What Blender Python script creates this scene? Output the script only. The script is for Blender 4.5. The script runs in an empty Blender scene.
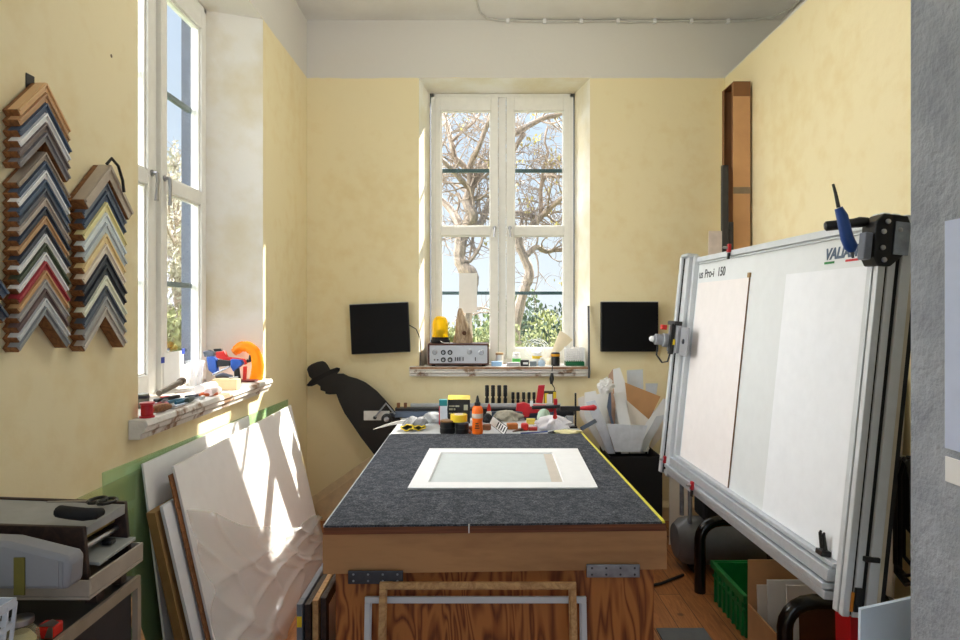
EXPOSURE = 0.62
SUN = 9.0
SKY = 0.72
LOBE_W = 12.5
LOBE_T = 9.0
LOBE_B = 0.0
FILL_POWER = 18.0
import bpy, bmesh, math, random
from mathutils import Vector, Matrix, Euler
random.seed(7)
C = bpy.context.scene.collection
EYE = 1.6
F = 640.0
def P(px, py, Y):                       # point of the place seen at photograph pixel (px,py), Y metres in front of the camera
    return Vector(((px-480)*Y/F, Y, EYE+(310-py)*Y/F))
def lin(c):
    return tuple(((v/255)/12.92 if v/255 <= .04045 else ((v/255+.055)/1.055)**2.4) for v in c)
def L4(c): return (*lin(c), 1)

# ------------------------------------------------------------------ materials
MATS = {}
def newmat(name):
    m = bpy.data.materials.new(name); m.use_nodes = True
    nt = m.node_tree; nt.nodes.clear()
    out = nt.nodes.new('ShaderNodeOutputMaterial')
    b = nt.nodes.new('ShaderNodeBsdfPrincipled')
    nt.links.new(b.outputs[0], out.inputs[0])
    return m, nt, b, out
def node(nt, t, **kw):
    n = nt.nodes.new(t)
    for k, v in kw.items(): setattr(n, k, v)
    return n
def coords(nt, scale=(1,1,1), rot=(0,0,0), kind='Object'):
    tc = node(nt, 'ShaderNodeTexCoord'); mp = node(nt, 'ShaderNodeMapping')
    mp.inputs['Scale'].default_value = scale; mp.inputs['Rotation'].default_value = rot
    nt.links.new(tc.outputs[kind], mp.inputs[0]); return mp.outputs[0]
def noise(nt, vec, scale, detail=4, rough=.55, dist=0):
    n = node(nt, 'ShaderNodeTexNoise'); n.inputs['Scale'].default_value = scale
    n.inputs['Detail'].default_value = detail; n.inputs['Roughness'].default_value = rough
    n.inputs['Distortion'].default_value = dist
    nt.links.new(vec, n.inputs['Vector']); return n.outputs['Fac']
def ramp(nt, fac, stops):
    r = node(nt, 'ShaderNodeValToRGB'); e = r.color_ramp.elements
    while len(e) < len(stops): e.new(.5)
    for i, (p, c) in enumerate(stops): e[i].position = p; e[i].color = (*c, 1)
    nt.links.new(fac, r.inputs[0]); return r.outputs[0]
def bump(nt, b, h, strength=.3, dist=.01):
    n = node(nt, 'ShaderNodeBump'); n.inputs['Strength'].default_value = strength; n.inputs['Distance'].default_value = dist
    nt.links.new(h, n.inputs['Height']); nt.links.new(n.outputs[0], b.inputs['Normal'])
def M(name, rgb, rough=.6, metal=0, var=.10, scale=18, bmp=0, bscale=60, spec=.5):
    if name in MATS: return MATS[name]
    m, nt, b, out = newmat(name)
    c = lin(rgb); v = coords(nt)
    f = noise(nt, v, scale, 3)
    col = ramp(nt, f, [(.3, tuple(x*(1-var) for x in c)), (.7, tuple(min(1, x*(1+var)) for x in c))])
    nt.links.new(col, b.inputs['Base Color'])
    b.inputs['Roughness'].default_value = rough; b.inputs['Metallic'].default_value = metal
    b.inputs['Specular IOR Level'].default_value = spec
    if bmp: bump(nt, b, noise(nt, v, bscale, 5), bmp, .004)
    MATS[name] = m; return m
def wood(name, light, dark, scale=6, stretch=(1,1,8), rough=.55, dist=3.0, lo=.35, hi=.65, detail=3):
    if name in MATS: return MATS[name]
    m, nt, b, out = newmat(name)
    sx, sy, sz = stretch
    v = coords(nt, (1/sx, 1/sy, 1/sz))
    f = noise(nt, v, scale*3, detail, .6, dist)
    f2 = noise(nt, coords(nt, (8/sx, 8/sy, 8/sz)), scale*4, 2)
    mx = node(nt, 'ShaderNodeMath', operation='MULTIPLY_ADD'); mx.inputs[1].default_value = .25
    nt.links.new(f2, mx.inputs[0]); nt.links.new(f, mx.inputs[2])
    col = ramp(nt, mx.outputs[0], [(lo+.12, lin(dark)), (hi+.12, lin(light))])
    nt.links.new(col, b.inputs['Base Color']); b.inputs['Roughness'].default_value = rough
    MATS[name] = m; return m
def glassmat(name, tint=(1,1,1), refl=.05, rough=0.0, trans=1.0, body=(1,1,1)):
    m, nt, b, out = newmat(name); nt.nodes.remove(b)
    tr = node(nt, 'ShaderNodeBsdfTransparent'); tr.inputs[0].default_value = (*tint, 1)
    gl = node(nt, 'ShaderNodeBsdfGlossy'); gl.inputs['Roughness'].default_value = rough
    fr = node(nt, 'ShaderNodeFresnel'); ge = node(nt, 'ShaderNodeNewGeometry'); ir = node(nt, 'ShaderNodeMapRange'); ir.inputs[3].default_value = 1.45; ir.inputs[4].default_value = 1/1.45
    nt.links.new(ge.outputs['Backfacing'], ir.inputs[0]); nt.links.new(ir.outputs[0], fr.inputs['IOR'])
    mx = node(nt, 'ShaderNodeMixShader')
    nt.links.new(fr.outputs[0], mx.inputs[0]); nt.links.new(tr.outputs[0], mx.inputs[1]); nt.links.new(gl.outputs[0], mx.inputs[2])
    last = mx
    if trans < 1:
        df = node(nt, 'ShaderNodeBsdfDiffuse'); df.inputs[0].default_value = (*body, 1)
        tl = node(nt, 'ShaderNodeBsdfTranslucent'); tl.inputs[0].default_value = (*body, 1)
        m1 = node(nt, 'ShaderNodeMixShader'); m1.inputs[0].default_value = .5
        nt.links.new(df.outputs[0], m1.inputs[1]); nt.links.new(tl.outputs[0], m1.inputs[2])
        m2 = node(nt, 'ShaderNodeMixShader'); m2.inputs[0].default_value = trans
        nt.links.new(m1.outputs[0], m2.inputs[1]); nt.links.new(mx.outputs[0], m2.inputs[2]); last = m2
    nt.links.new(last.outputs[0], out.inputs[0]); MATS[name] = m; return m

def paint_wall():
    m, nt, b, out = newmat('wall_paint')
    v = coords(nt)
    big = noise(nt, v, 1.3, 5); fine = noise(nt, v, 9, 5)
    mixn = node(nt, 'ShaderNodeMath', operation='ADD'); nt.links.new(big, mixn.inputs[0]); nt.links.new(fine, mixn.inputs[1])
    yel = ramp(nt, mixn.outputs[0], [(.7, lin((240,222,173))), (1.3, lin((246,232,190)))])
    sep = node(nt, 'ShaderNodeSeparateXYZ'); nt.links.new(v, sep.inputs[0])
    wob = node(nt, 'ShaderNodeMath', operation='MULTIPLY_ADD'); wob.inputs[1].default_value = .02
    nt.links.new(fine, wob.inputs[0]); nt.links.new(sep.outputs[2], wob.inputs[2])
    gt = node(nt, 'ShaderNodeMath', operation='GREATER_THAN'); gt.inputs[1].default_value = 3.386
    nt.links.new(wob.outputs[0], gt.inputs[0])
    mx = node(nt, 'ShaderNodeMix', data_type='RGBA')
    nt.links.new(gt.outputs[0], mx.inputs[0]); nt.links.new(yel, mx.inputs[6]); mx.inputs[7].default_value = L4((226,222,214))
    # small chips and nail holes in the paint
    vo = node(nt, 'ShaderNodeTexVoronoi'); vo.inputs['Scale'].default_value = 2.6; nt.links.new(v, vo.inputs['Vector'])
    lt = node(nt, 'ShaderNodeMath', operation='LESS_THAN'); lt.inputs[1].default_value = .022; nt.links.new(vo.outputs['Distance'], lt.inputs[0])
    mx2 = node(nt, 'ShaderNodeMix', data_type='RGBA'); nt.links.new(lt.outputs[0], mx2.inputs[0])
    nt.links.new(mx.outputs[2], mx2.inputs[6]); mx2.inputs[7].default_value = L4((120,100,70))
    nt.links.new(mx2.outputs[2], b.inputs['Base Color']); b.inputs['Roughness'].default_value = .75
    bump(nt, b, noise(nt, v, 14, 6), .25, .01)
    MATS['wall_paint'] = m; return m
def plaster(name, c1, c2, sc=3, strength=.3, bs=30, rough=.85):
    m, nt, b, out = newmat(name); v = coords(nt)
    nt.links.new(ramp(nt, noise(nt, v, sc, 6), [(.38, lin(c1)), (.6, lin(c2))]), b.inputs['Base Color'])
    b.inputs['Roughness'].default_value = rough; bump(nt, b, noise(nt, v, bs, 6), strength, .012)
    MATS[name] = m; return m
def floor_mat():
    m, nt, b, out = newmat('floor_planks')
    v = coords(nt, rot=(0,0,math.pi/2))
    br = node(nt, 'ShaderNodeTexBrick'); nt.links.new(v, br.inputs['Vector'])
    br.inputs['Scale'].default_value = 1; br.inputs['Brick Width'].default_value = 2.4; br.inputs['Row Height'].default_value = .125
    br.inputs['Mortar Size'].default_value = .002; br.inputs['Color1'].default_value = L4((178,118,66)); br.inputs['Color2'].default_value = L4((158,100,54)); br.inputs['Mortar'].default_value = L4((60,34,18))
    g = noise(nt, coords(nt, (14,1.2,1)), 4, 5, .6, 1.5)
    gr = ramp(nt, g, [(.35, (.62,.55,.5)), (.62, (1.1,1.08,1.05))])
    mx = node(nt, 'ShaderNodeMix', data_type='RGBA', blend_type='MULTIPLY'); mx.inputs[0].default_value = 1
    nt.links.new(br.outputs[0], mx.inputs[6]); nt.links.new(gr, mx.inputs[7])
    vo = node(nt, 'ShaderNodeTexVoronoi'); vo.inputs['Scale'].default_value = 5; nt.links.new(coords(nt), vo.inputs['Vector'])
    kn = ramp(nt, vo.outputs['Distance'], [(.06, (.35,.25,.2)), (.12, (1,1,1))])
    mx2 = node(nt, 'ShaderNodeMix', data_type='RGBA', blend_type='MULTIPLY'); mx2.inputs[0].default_value = 1
    nt.links.new(mx.outputs[2], mx2.inputs[6]); nt.links.new(kn, mx2.inputs[7])
    nt.links.new(mx2.outputs[2], b.inputs['Base Color']); b.inputs['Roughness'].default_value = .45
    MATS['floor_planks'] = m; return m
def carpet_mat():
    m, nt, b, out = newmat('grey_felt'); v = coords(nt)
    f = noise(nt, v, 150, 4, .8); f2 = noise(nt, v, 35, 4, .7)
    ad = node(nt, 'ShaderNodeMath', operation='MULTIPLY_ADD'); ad.inputs[1].default_value = .5; nt.links.new(f2, ad.inputs[0]); nt.links.new(f, ad.inputs[2])
    nt.links.new(ramp(nt, ad.outputs[0], [(.6, lin((46,49,55))), (.75, lin((72,75,82))), (.92, lin((118,120,126)))]), b.inputs['Base Color'])
    b.inputs['Roughness'].default_value = .95; b.inputs['Specular IOR Level'].default_value = .1
    bump(nt, b, f, .6, .004); MATS['grey_felt'] = m; return m
def fir_ply():
    m, nt, b, out = newmat('fir_plywood')
    v = coords(nt, (5.5,5.5,1.1))
    n = node(nt, 'ShaderNodeTexNoise'); n.inputs['Scale'].default_value = 1.6; n.inputs['Detail'].default_value = 2; n.inputs['Distortion'].default_value = .6; nt.links.new(v, n.inputs['Vector'])
    mu = node(nt, 'ShaderNodeMath', operation='MULTIPLY'); mu.inputs[1].default_value = 62; nt.links.new(n.outputs['Fac'], mu.inputs[0])
    si = node(nt, 'ShaderNodeMath', operation='SINE'); nt.links.new(mu.outputs[0], si.inputs[0])
    ma = node(nt, 'ShaderNodeMapRange'); ma.inputs[1].default_value = -1; nt.links.new(si.outputs[0], ma.inputs[0])
    fine = noise(nt, coords(nt, (60,60,2)), 3, 3)
    ad = node(nt, 'ShaderNodeMath', operation='MULTIPLY_ADD'); ad.inputs[1].default_value = .35; nt.links.new(fine, ad.inputs[0]); nt.links.new(ma.outputs[0], ad.inputs[2])
    nt.links.new(ramp(nt, ad.outputs[0], [(.05, lin((92,40,16))), (.35, lin((152,86,40))), (1.0, lin((186,118,60)))]), b.inputs['Base Color'])
    b.inputs['Roughness'].default_value = .5; MATS['fir_plywood'] = m; return m

WALL = paint_wall(); PLAST = plaster('reveal_plaster', (232,222,196), (246,243,236), 2.2, .2)
CEIL = plaster('ceiling_paint', (226,224,220), (234,233,230), 2, .15)
JAMB = plaster('rough_grey_plaster', (148,154,165), (166,172,182), 6, .9, 42)
SILL = plaster('flaking_white_paint', (150,120,95), (232,228,222), 9, .4, 50, .6)
e = SILL.node_tree.nodes
for n_ in e:
    if n_.type == 'VALTORGB': n_.color_ramp.elements[0].position = .37; n_.color_ramp.elements[1].position = .46
FLOOR = floor_mat(); FELT = carpet_mat(); FIR = fir_ply()
WIN = M('window_paint', (241,239,232), .35, var=.03)
GLASS = glassmat('window_glass')
GREENGLASS = glassmat('green_sheet_glass', (.90,.98,.92), trans=.76, body=(.60,.88,.66))
FILM = None
WHITE = M('white_board', (240,240,240), .7, var=.02)
PAPER = M('white_paper', (244,243,240), .8, var=.03)
OFFW = M('cream_board', (238,230,220), .75, var=.03)
GREYB = M('light_grey_board', (212,217,224), .75, var=.04)
ALU = M('brushed_aluminium', (206,211,217), .36, .5, .05, 40)
ALUW = M('silver_painted_metal', (212,216,220), .4, .25, .04)
STEEL = M('galvanised_steel', (150,158,170), .38, .8, .2, 30)
DSTEEL = M('dark_steel', (78,82,92), .4, .75, .2, 30)
BLACK = M('black_plastic', (18,18,20), .38, var=.2)
BLACKM = M('matt_black', (20,20,23), .8, var=.15)
SCREEN = M('black_screen_glass', (7,8,13), .5, var=.1, spec=.2)
RUBBER = M('black_rubber', (24,24,26), .6, var=.2)
RED = M('red_enamel', (190,24,38), .35, var=.1)
REDP = M('red_plastic', (206,38,26), .4, var=.1)
ORANGE = M('orange_plastic', (246,112,22), .35, var=.06)
YELLOW = M('yellow_plastic', (236,204,44), .45, var=.08)
GREEN = M('green_plastic', (18,128,62), .4, var=.1)
BLUE = M('blue_enamel', (18,68,146), .4, var=.1)
NAVY = M('slate_blue_metal', (88,102,124), .45, .15, .1)
GREYP = M('grey_plastic', (150,152,158), .5, var=.05)
LGREY = M('light_grey_laminate', (188,190,192), .5, var=.05)
BEIGEP = M('beige_plastic', (172,160,146), .5, var=.08)
KRAFT = M('kraft_cardboard', (204,156,110), .8, var=.08, scale=6)
DKRAFT = M('dark_kraft_cardboard', (134,92,58), .85, var=.1, scale=6)
OAK = wood('light_oak', (206,164,112), (172,126,80), 5, (1,1,1))
PLYED = wood('plywood_edge', (136,78,46), (94,48,26), 4, (12,12,.25))
PLYF = wood('birch_plywood_face', (190,142,96), (164,118,78), 2.0, (5,1,1), dist=1)
WOODB = wood('brown_raw_wood', (156,104,60), (110,68,36), 8, (1,1,1))
DWOOD = wood('dark_stained_wood', (64,44,36), (38,26,22), 6, (1,1,1))
CHROME = M('chrome', (172,172,176), .28, 1.0, .02)
DARKLAM = M('dark_laminate', (52,50,52), .5, var=.1)

# ------------------------------------------------------------------ mesh builder
class MB:
    def __init__(s): s.v = []; s.f = []; s.mi = []
    def add(s, vs, fs, mi=0):
        o = len(s.v); s.v += [Vector(p) for p in vs]
        s.f += [tuple(i+o for i in f) for f in fs]; s.mi += [mi]*len(fs); return s
    def box(s, lo, hi, T=None, mi=0):
        x0,y0,z0 = lo; x1,y1,z1 = hi
        vs = [Vector(p) for p in ((x0,y0,z0),(x1,y0,z0),(x1,y1,z0),(x0,y1,z0),(x0,y0,z1),(x1,y0,z1),(x1,y1,z1),(x0,y1,z1))]
        if T is not None: vs = [T @ p for p in vs]
        return s.add(vs, [(3,2,1,0),(4,5,6,7),(0,1,5,4),(1,2,6,5),(2,3,7,6),(3,0,4,7)], mi)
    def bar(s, a, b, w, h, up=(0,0,1), mi=0):     # box-section bar from a to b
        a, b = Vector(a), Vector(b); d = (b-a); l = d.length; d.normalize()
        u = Vector(up); x = d.cross(u)
        if x.length < 1e-4: x = d.cross(Vector((0,1,0)))
        x.normalize(); z = x.cross(d).normalized()
        T = Matrix((( x.x,d.x,z.x,a.x),(x.y,d.y,z.y,a.y),(x.z,d.z,z.z,a.z),(0,0,0,1)))
        return s.box((-w/2,0,-h/2),(w/2,l,h/2), T, mi)
    def tube(s, pts, r, n=10, cap=True, mi=0):
        pts = [Vector(p) for p in pts]; N = len(pts)
        rs = r if isinstance(r, (list, tuple)) else [r]*N
        t0 = (pts[1]-pts[0]).normalized()
        x = t0.orthogonal().normalized(); vs = []; fs = []; pt = t0
        for i, p in enumerate(pts):
            t = (pts[min(i+1,N-1)]-pts[max(i-1,0)]).normalized()
            x = pt.rotation_difference(t) @ x; pt = t
            y = t.cross(x).normalized()
            for k in range(n):
                a = 2*math.pi*k/n; vs.append(p+(x*math.cos(a)+y*math.sin(a))*rs[i])
        for i in range(N-1):
            for k in range(n):
                k2 = (k+1)%n; fs.append((i*n+k, i*n+k2, (i+1)*n+k2, (i+1)*n+k))
        if cap: fs += [tuple(reversed(range(n))), tuple(range((N-1)*n, N*n))]
        return s.add(vs, fs, mi)
    def lathe(s, prof, T=None, n=20, mi=0):       # prof: (radius, z)
        vs = []; fs = []
        for r, z in prof:
            for k in range(n):
                a = 2*math.pi*k/n; p = Vector((r*math.cos(a), r*math.sin(a), z)); vs.append(T @ p if T is not None else p)
        for i in range(len(prof)-1):
            for k in range(n):
                k2 = (k+1)%n; fs.append((i*n+k, i*n+k2, (i+1)*n+k2, (i+1)*n+k))
        fs += [tuple(reversed(range(n))), tuple(range((len(prof)-1)*n, len(prof)*n))]
        return s.add(vs, fs, mi)
    def prism(s, poly, vec, mi=0):                # extrude a polygon of 3-D points along vec
        poly = [Vector(p) for p in poly]; n = len(poly); vec = Vector(vec)
        return s.add(poly+[p+vec for p in poly], [tuple(reversed(range(n))), tuple(range(n,2*n))]+[(i,(i+1)%n,n+(i+1)%n,n+i) for i in range(n)], mi)
    def grid(s, fn, nu, nv, thick=None, mi=0):
        vs = [Vector(fn(i/nu, j/nv)) for j in range(nv+1) for i in range(nu+1)]
        fs = [(j*(nu+1)+i, j*(nu+1)+i+1, (j+1)*(nu+1)+i+1, (j+1)*(nu+1)+i) for j in range(nv) for i in range(nu)]
        return s.add(vs, fs, mi)
    def ball(s, c, r, T=None, n=14, m=9, mi=0):
        r = r if isinstance(r,(tuple,list)) else (r,r,r)
        prof = [(math.sin(math.pi*i/m), -math.cos(math.pi*i/m)) for i in range(m+1)]
        prof[0] = (.02,-1); prof[-1] = (.02,1)
        S = Matrix.Translation(c) @ (T or Matrix()) @ Matrix.Diagonal((*r,1))
        return s.lathe(prof, S, n, mi)
    def build(s, name, mats, parent=None, world=True, smooth=False, bevel=0, angle=35, recenter=True, solid=0, sub=0):
        if not isinstance(mats, (list, tuple)): mats = [mats]
        vs = s.v; loc = Vector((0,0,0))
        if parent is not None and world:
            W = Matrix(); q = parent
            while q is not None: W = q.matrix_basis @ W; q = q.parent
            inv = W.inverted(); vs = [inv @ p for p in vs]
        elif parent is None and recenter:
            lo = Vector([min(p[i] for p in vs) for i in range(3)]); hi = Vector([max(p[i] for p in vs) for i in range(3)])
            loc = Vector(((lo.x+hi.x)/2, (lo.y+hi.y)/2, lo.z)); vs = [p-loc for p in vs]
        me = bpy.data.meshes.new(name); me.from_pydata([tuple(p) for p in vs], [], s.f)
        bm = bmesh.new(); bm.from_mesh(me); bmesh.ops.recalc_face_normals(bm, faces=bm.faces); bm.to_mesh(me); bm.free()
        for m in mats: me.materials.append(m)
        for p, mi in zip(me.polygons, s.mi): p.material_index = mi
        if smooth:
            for p in me.polygons: p.use_smooth = True
            try: me.set_sharp_from_angle(angle=math.radians(angle))
            except Exception: pass
        o = bpy.data.objects.new(name, me); C.objects.link(o); o.location = loc
        if parent is not None: o.parent = parent
        if solid:
            md = o.modifiers.new('solid', 'SOLIDIFY'); md.thickness = solid; md.offset = 0
        if bevel:
            md = o.modifiers.new('bevel', 'BEVEL'); md.width = bevel; md.segments = 2; md.limit_method = 'ANGLE'; md.angle_limit = math.radians(40)
        if sub:
            md = o.modifiers.new('sub', 'SUBSURF'); md.levels = sub; md.render_levels = sub
        return o
def tag(o, label=None, cat=None, group=None, kind=None):
    if label: o['label'] = label
    if cat: o['category'] = cat
    if group: o['group'] = group
    if kind: o['kind'] = kind
    return o
def thing(name, label, cat, loc=(0,0,0), rot=(0,0,0), group=None):
    o = bpy.data.objects.new(name, None); C.objects.link(o); o.location = loc; o.rotation_euler = rot
    o.empty_display_size = .1
    return tag(o, label, cat, group)
def struct(mb, name, mats, parent=None, **kw):
    o = mb.build(name, mats, parent, recenter=False, **kw)
    if parent is None: o['kind'] = 'structure'
    return o
def frameT(o, x, y, z):                          # matrix from origin and axes
    return Matrix(((x.x,y.x,z.x,o.x),(x.y,y.y,z.y,o.y),(x.z,y.z,z.z,o.z),(0,0,0,1)))
def upright(p, rx=0, ry=0, rz=0): return Matrix.Translation(p) @ Euler((rx,ry,rz)).to_matrix().to_4x4()
def text_mb(txt, size, T, depth=.0006, shear=0, bold=0):
    cu = bpy.data.curves.new('lettering', 'FONT'); cu.body = txt; cu.size = size; cu.extrude = depth; cu.shear = shear; cu.offset = bold
    o = bpy.data.objects.new('lettering', cu); C.objects.link(o)
    dg = bpy.context.evaluated_depsgraph_get(); me = bpy.data.meshes.new_from_object(o.evaluated_get(dg))
    mb = MB(); mb.add([T @ v.co for v in me.vertices], [tuple(p.vertices) for p in me.polygons])
    bpy.data.objects.remove(o); bpy.data.curves.remove(cu); bpy.data.meshes.remove(me); return mb

# ------------------------------------------------------------------ camera, sun, sky
cam = bpy.data.cameras.new('camera'); co = bpy.data.objects.new('camera', cam); C.objects.link(co)
co.location = (0,0,EYE); co.rotation_euler = (math.pi/2,0,0)
cam.lens = 24; cam.sensor_width = 36; cam.shift_y = -10/960; cam.clip_start = .02; cam.clip_end = 400
bpy.context.scene.camera = co
sc = bpy.context.scene
sc.view_settings.view_transform = 'Standard'; sc.view_settings.look = 'None'; sc.view_settings.gamma = 1; sc.view_settings.use_curve_mapping = False
sc.view_settings.exposure = EXPOSURE
sun = bpy.data.lights.new('sun', 'SUN'); so = bpy.data.objects.new('sun', sun); C.objects.link(so)
sun.energy = SUN; sun.angle = math.radians(.6); sun.color = (1,.93,.80)
sd = Vector((.67*math.cos(math.radians(35)), .74*math.cos(math.radians(35)), math.sin(math.radians(35))))
so.rotation_euler = sd.to_track_quat('Z','Y').to_euler()
fill = bpy.data.lights.new('room_fill_light', 'POINT'); lo_ = bpy.data.objects.new('room_fill_light', fill); C.objects.link(lo_)
lo_.location = (.25, 3.0, 3.35); fill.energy = FILL_POWER; fill.shadow_soft_size = .10; fill.color = (1,.985,.96)  # added fill light above the view, no fixture, brightens walls and ceiling
w = bpy.data.worlds.new('sky'); sc.world = w; w.use_nodes = True
nt = w.node_tree; nt.nodes.clear()
wo = node(nt, 'ShaderNodeOutputWorld'); bg = node(nt, 'ShaderNodeBackground'); nt.links.new(bg.outputs[0], wo.inputs[0])
tc = node(nt, 'ShaderNodeTexCoord'); sp = node(nt, 'ShaderNodeSeparateXYZ'); nt.links.new(tc.outputs['Generated'], sp.inputs[0])
skyc = ramp(nt, sp.outputs[2], [(.0, (.86,.94,1.0)), (.25, (.66,.82,1.0)), (.9, (.50,.70,1.0))])
# unseen bright sky lobes added to light the room: long-wall side and overhead
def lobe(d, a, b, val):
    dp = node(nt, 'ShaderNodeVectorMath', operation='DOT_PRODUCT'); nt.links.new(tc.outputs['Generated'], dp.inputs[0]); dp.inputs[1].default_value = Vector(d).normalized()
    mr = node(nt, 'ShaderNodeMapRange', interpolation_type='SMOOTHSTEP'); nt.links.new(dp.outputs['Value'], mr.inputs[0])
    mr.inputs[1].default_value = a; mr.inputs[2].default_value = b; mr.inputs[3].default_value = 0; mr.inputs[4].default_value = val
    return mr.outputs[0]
s1 = lobe((-.92,-.1,.45), .50, .95, LOBE_W); s2 = lobe((.1,.5,.9), .72, 1.0, LOBE_T); s3 = lobe((0.1,-1,.25), .2, .9, LOBE_B)
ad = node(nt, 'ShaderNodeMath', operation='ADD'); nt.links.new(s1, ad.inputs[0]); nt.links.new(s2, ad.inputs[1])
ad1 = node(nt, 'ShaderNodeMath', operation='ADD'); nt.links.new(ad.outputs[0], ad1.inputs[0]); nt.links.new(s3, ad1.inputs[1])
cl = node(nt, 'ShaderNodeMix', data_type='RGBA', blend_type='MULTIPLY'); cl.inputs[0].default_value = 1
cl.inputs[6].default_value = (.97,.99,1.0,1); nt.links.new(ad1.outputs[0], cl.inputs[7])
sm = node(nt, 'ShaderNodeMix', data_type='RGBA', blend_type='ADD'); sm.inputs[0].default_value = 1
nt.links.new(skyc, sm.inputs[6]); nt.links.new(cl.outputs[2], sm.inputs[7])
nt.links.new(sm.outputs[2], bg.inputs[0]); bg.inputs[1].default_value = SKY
# ------------------------------------------------------------------ room shell
EXT = plaster('outside_render', (56,66,82), (70,80,96), 3, .2)
def wall_hole(name, T, outer, hole, hole2, d1, d2):
    mb = MB()
    def R(r, w): u0,u1,v0,v1 = r; return [T @ Vector(p) for p in ((u0,v0,w),(u1,v0,w),(u1,v1,w),(u0,v1,w))]
    rings = [R(outer,0), R(hole,0), R(hole2,d1), R(hole2,d2), R(outer,d2)]
    vs = [p for r in rings for p in r]
    for a, mi in ((0,0),(1,1),(2,2),(3,2),(4,2)):
        b = (a+1) % 5
        mb.add([rings[a][i] for i in range(4)]+[rings[b][i] for i in range(4)], [(i,(i+1)%4,4+(i+1)%4,4+i) for i in range(4)], mi)
    return struct(mb, name, [WALL, PLAST, EXT])
V = Vector
TL = frameT(V((-1.325,0,0)), V((0,1,0)), V((0,0,1)), V((-1,0,0)))
TB = frameT(V((0,4.9,0)), V((1,0,0)), V((0,0,1)), V((0,1,0)))
WLc, WBc = 3.155, .18                         # window centres along their walls
wall_hole('wall_left', TL, (-2.5,5.32,0,4.0), (2.48,3.908,1.11,3.376), (2.57,3.74,1.11,3.35), .28, .42)
wall_hole('wall_back', TB, (-1.325,2.55,0,4.0), (-.467,.842,1.11,3.376), (-.405,.765,1.11,3.35), .28, .42)
struct(MB().box((1.876,1.56,0),(2.5,4.9,3.386)).box((2.3,1.56,3.386),(2.5,4.9,4.0)), 'wall_right', WALL)
jb = MB().box((1.05,-.7,0),(2.5,1.56,4.0))
struct(jb, 'wall_front', JAMB)
struct(MB().box((2.5,-2.5,0),(2.6,-.7,4.0)), 'wall_side', JAMB)
struct(MB().box((-1.75,-2.5,3.82),(2.6,5.32,4.0)), 'ceiling', CEIL)
struct(MB().box((-1.75,-2.5,-.12),(2.6,5.32,0)), 'floor', FLOOR)
# low skirting along the far wall and beside it
struct(MB().prism([(-1.325,4.9,0),(-1.325,4.86,0),(-1.325,4.86,.10),(-1.325,4.9,.14)], (3.2,0,0)), 'baseboard_back', M('skirting_cream', (226,208,168), .6))
# window boards
def sill(name, T, u0, u1, h0, h1, top, nose):
    prof = [(-nose,top-.022),(-nose+.006,top-.004),(-nose+.012,top),(.0,top),(.0,top-.075),(-nose+.030,top-.075),(-nose+.026,top-.055),(-nose+.012,top-.047),(-nose+.010,top-.030)]
    mb = MB(); mb.prism([T @ V((u0,v,w)) for w, v in prof], T.to_3x3() @ V((u1-u0,0,0)))
    mb.box((h0,top-.068,0),(h1,top,.285), T)
    return struct(mb, name, SILL, bevel=.003)
sill('trim_1', TL, 2.41, 3.87, 2.49, 3.88, 1.185, .075)
t2_ = sill('trim_2', TB, -.535, .836, -.43, .80, 1.172, .08)
MB().box((-.53,4.8195,1.154),(.83,4.8235,1.1705)).build('worn_edge', plaster('worn_wood_edge', (128,88,60), (176,140,110), 7, .3, 40), t2_)

def make_window(name, T, lev):
    w = thing(name, None, None); w['kind'] = 'structure'
    def bx(mb, u0, u1, v0, v1, w0, w1): mb.box((u0,v0,w0),(u1,v1,w1), T)
    fr = MB(); A = .575; z0, z1 = 1.17, 3.348
    bx(fr,-A,-A+.03,z0,z1,.27,.325); bx(fr,A-.03,A,z0,z1,.27,.325); bx(fr,-A,A,z1-.03,z1,.27,.325); bx(fr,-A,A,z0,z0+.03,.27,.325)
    bx(fr,-.03,.03,z0,z1,.285,.325)
    fr.build('window_frame', WIN, w, bevel=.004)
    for sgn in (-1,1):
        cs = MB(); a, b = sorted((sgn*.034, sgn*.545)); ga, gb = sorted((sgn*.094, sgn*.497))
        zb, zt = z0+.03, z1-.03
        bx(cs,a,ga,zb,zt,.262,.325); bx(cs,gb,b,zb,zt,.262,.325)
        bx(cs,ga,gb,3.209,zt,.262,.325); bx(cs,ga,gb,zb,1.29,.262,.325); bx(cs,ga,gb,2.201,2.274,.262,.325)
        for (q0,q1) in ((1.29,2.201),(2.274,3.209)):      # glazing beads
            bx(cs,ga,ga+.010,q0,q1,.275,.295); bx(cs,gb-.010,gb,q0,q1,.275,.295); bx(cs,ga,gb,q0,q0+.010,.275,.295); bx(cs,ga,gb,q1-.010,q1,.275,.295)
        c = cs.build('casement', WIN, w, bevel=.004)
        for (q0,q1) in ((1.29,2.201),(2.274,3.209)):
            g = MB(); bx(g,ga,gb,q0,q1,.298,.301); g.build('window_pane', GLASS, c)
        gb_ = MB()
        for vz in (1.738,2.737): bx(gb_,ga,gb,vz-.013,vz+.013,.320,.345)
        gb_.build('glazing_bar', M('dark_green_paint', (40,72,74), .5), c)
        # chrome espagnolette lever
        h = MB(); hu = sgn*.062
        h.lathe([(.016,0),(.016,.006),(.009,.008),(.009,.028)], T @ upright((hu,2.262,.262), math.pi,0,0), 12)
        h.tube([T @ V((hu,2.262,.236)), T @ V((hu,2.262-.28*lev,.232)), T @ V((hu+sgn*.004,2.262-.7*lev,.234)), T @ V((hu+sgn*.004,2.262-lev,.236))], [.010,.009,.008,.011], 8)
        h.build('lever_handle', CHROME, c, smooth=True)
    return w
make_window('window_1', TB @ Matrix.Translation((WBc,0,0)), .075)
make_window('window_2', TL @ Matrix.Translation((WLc,0,0)), .135)
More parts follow.
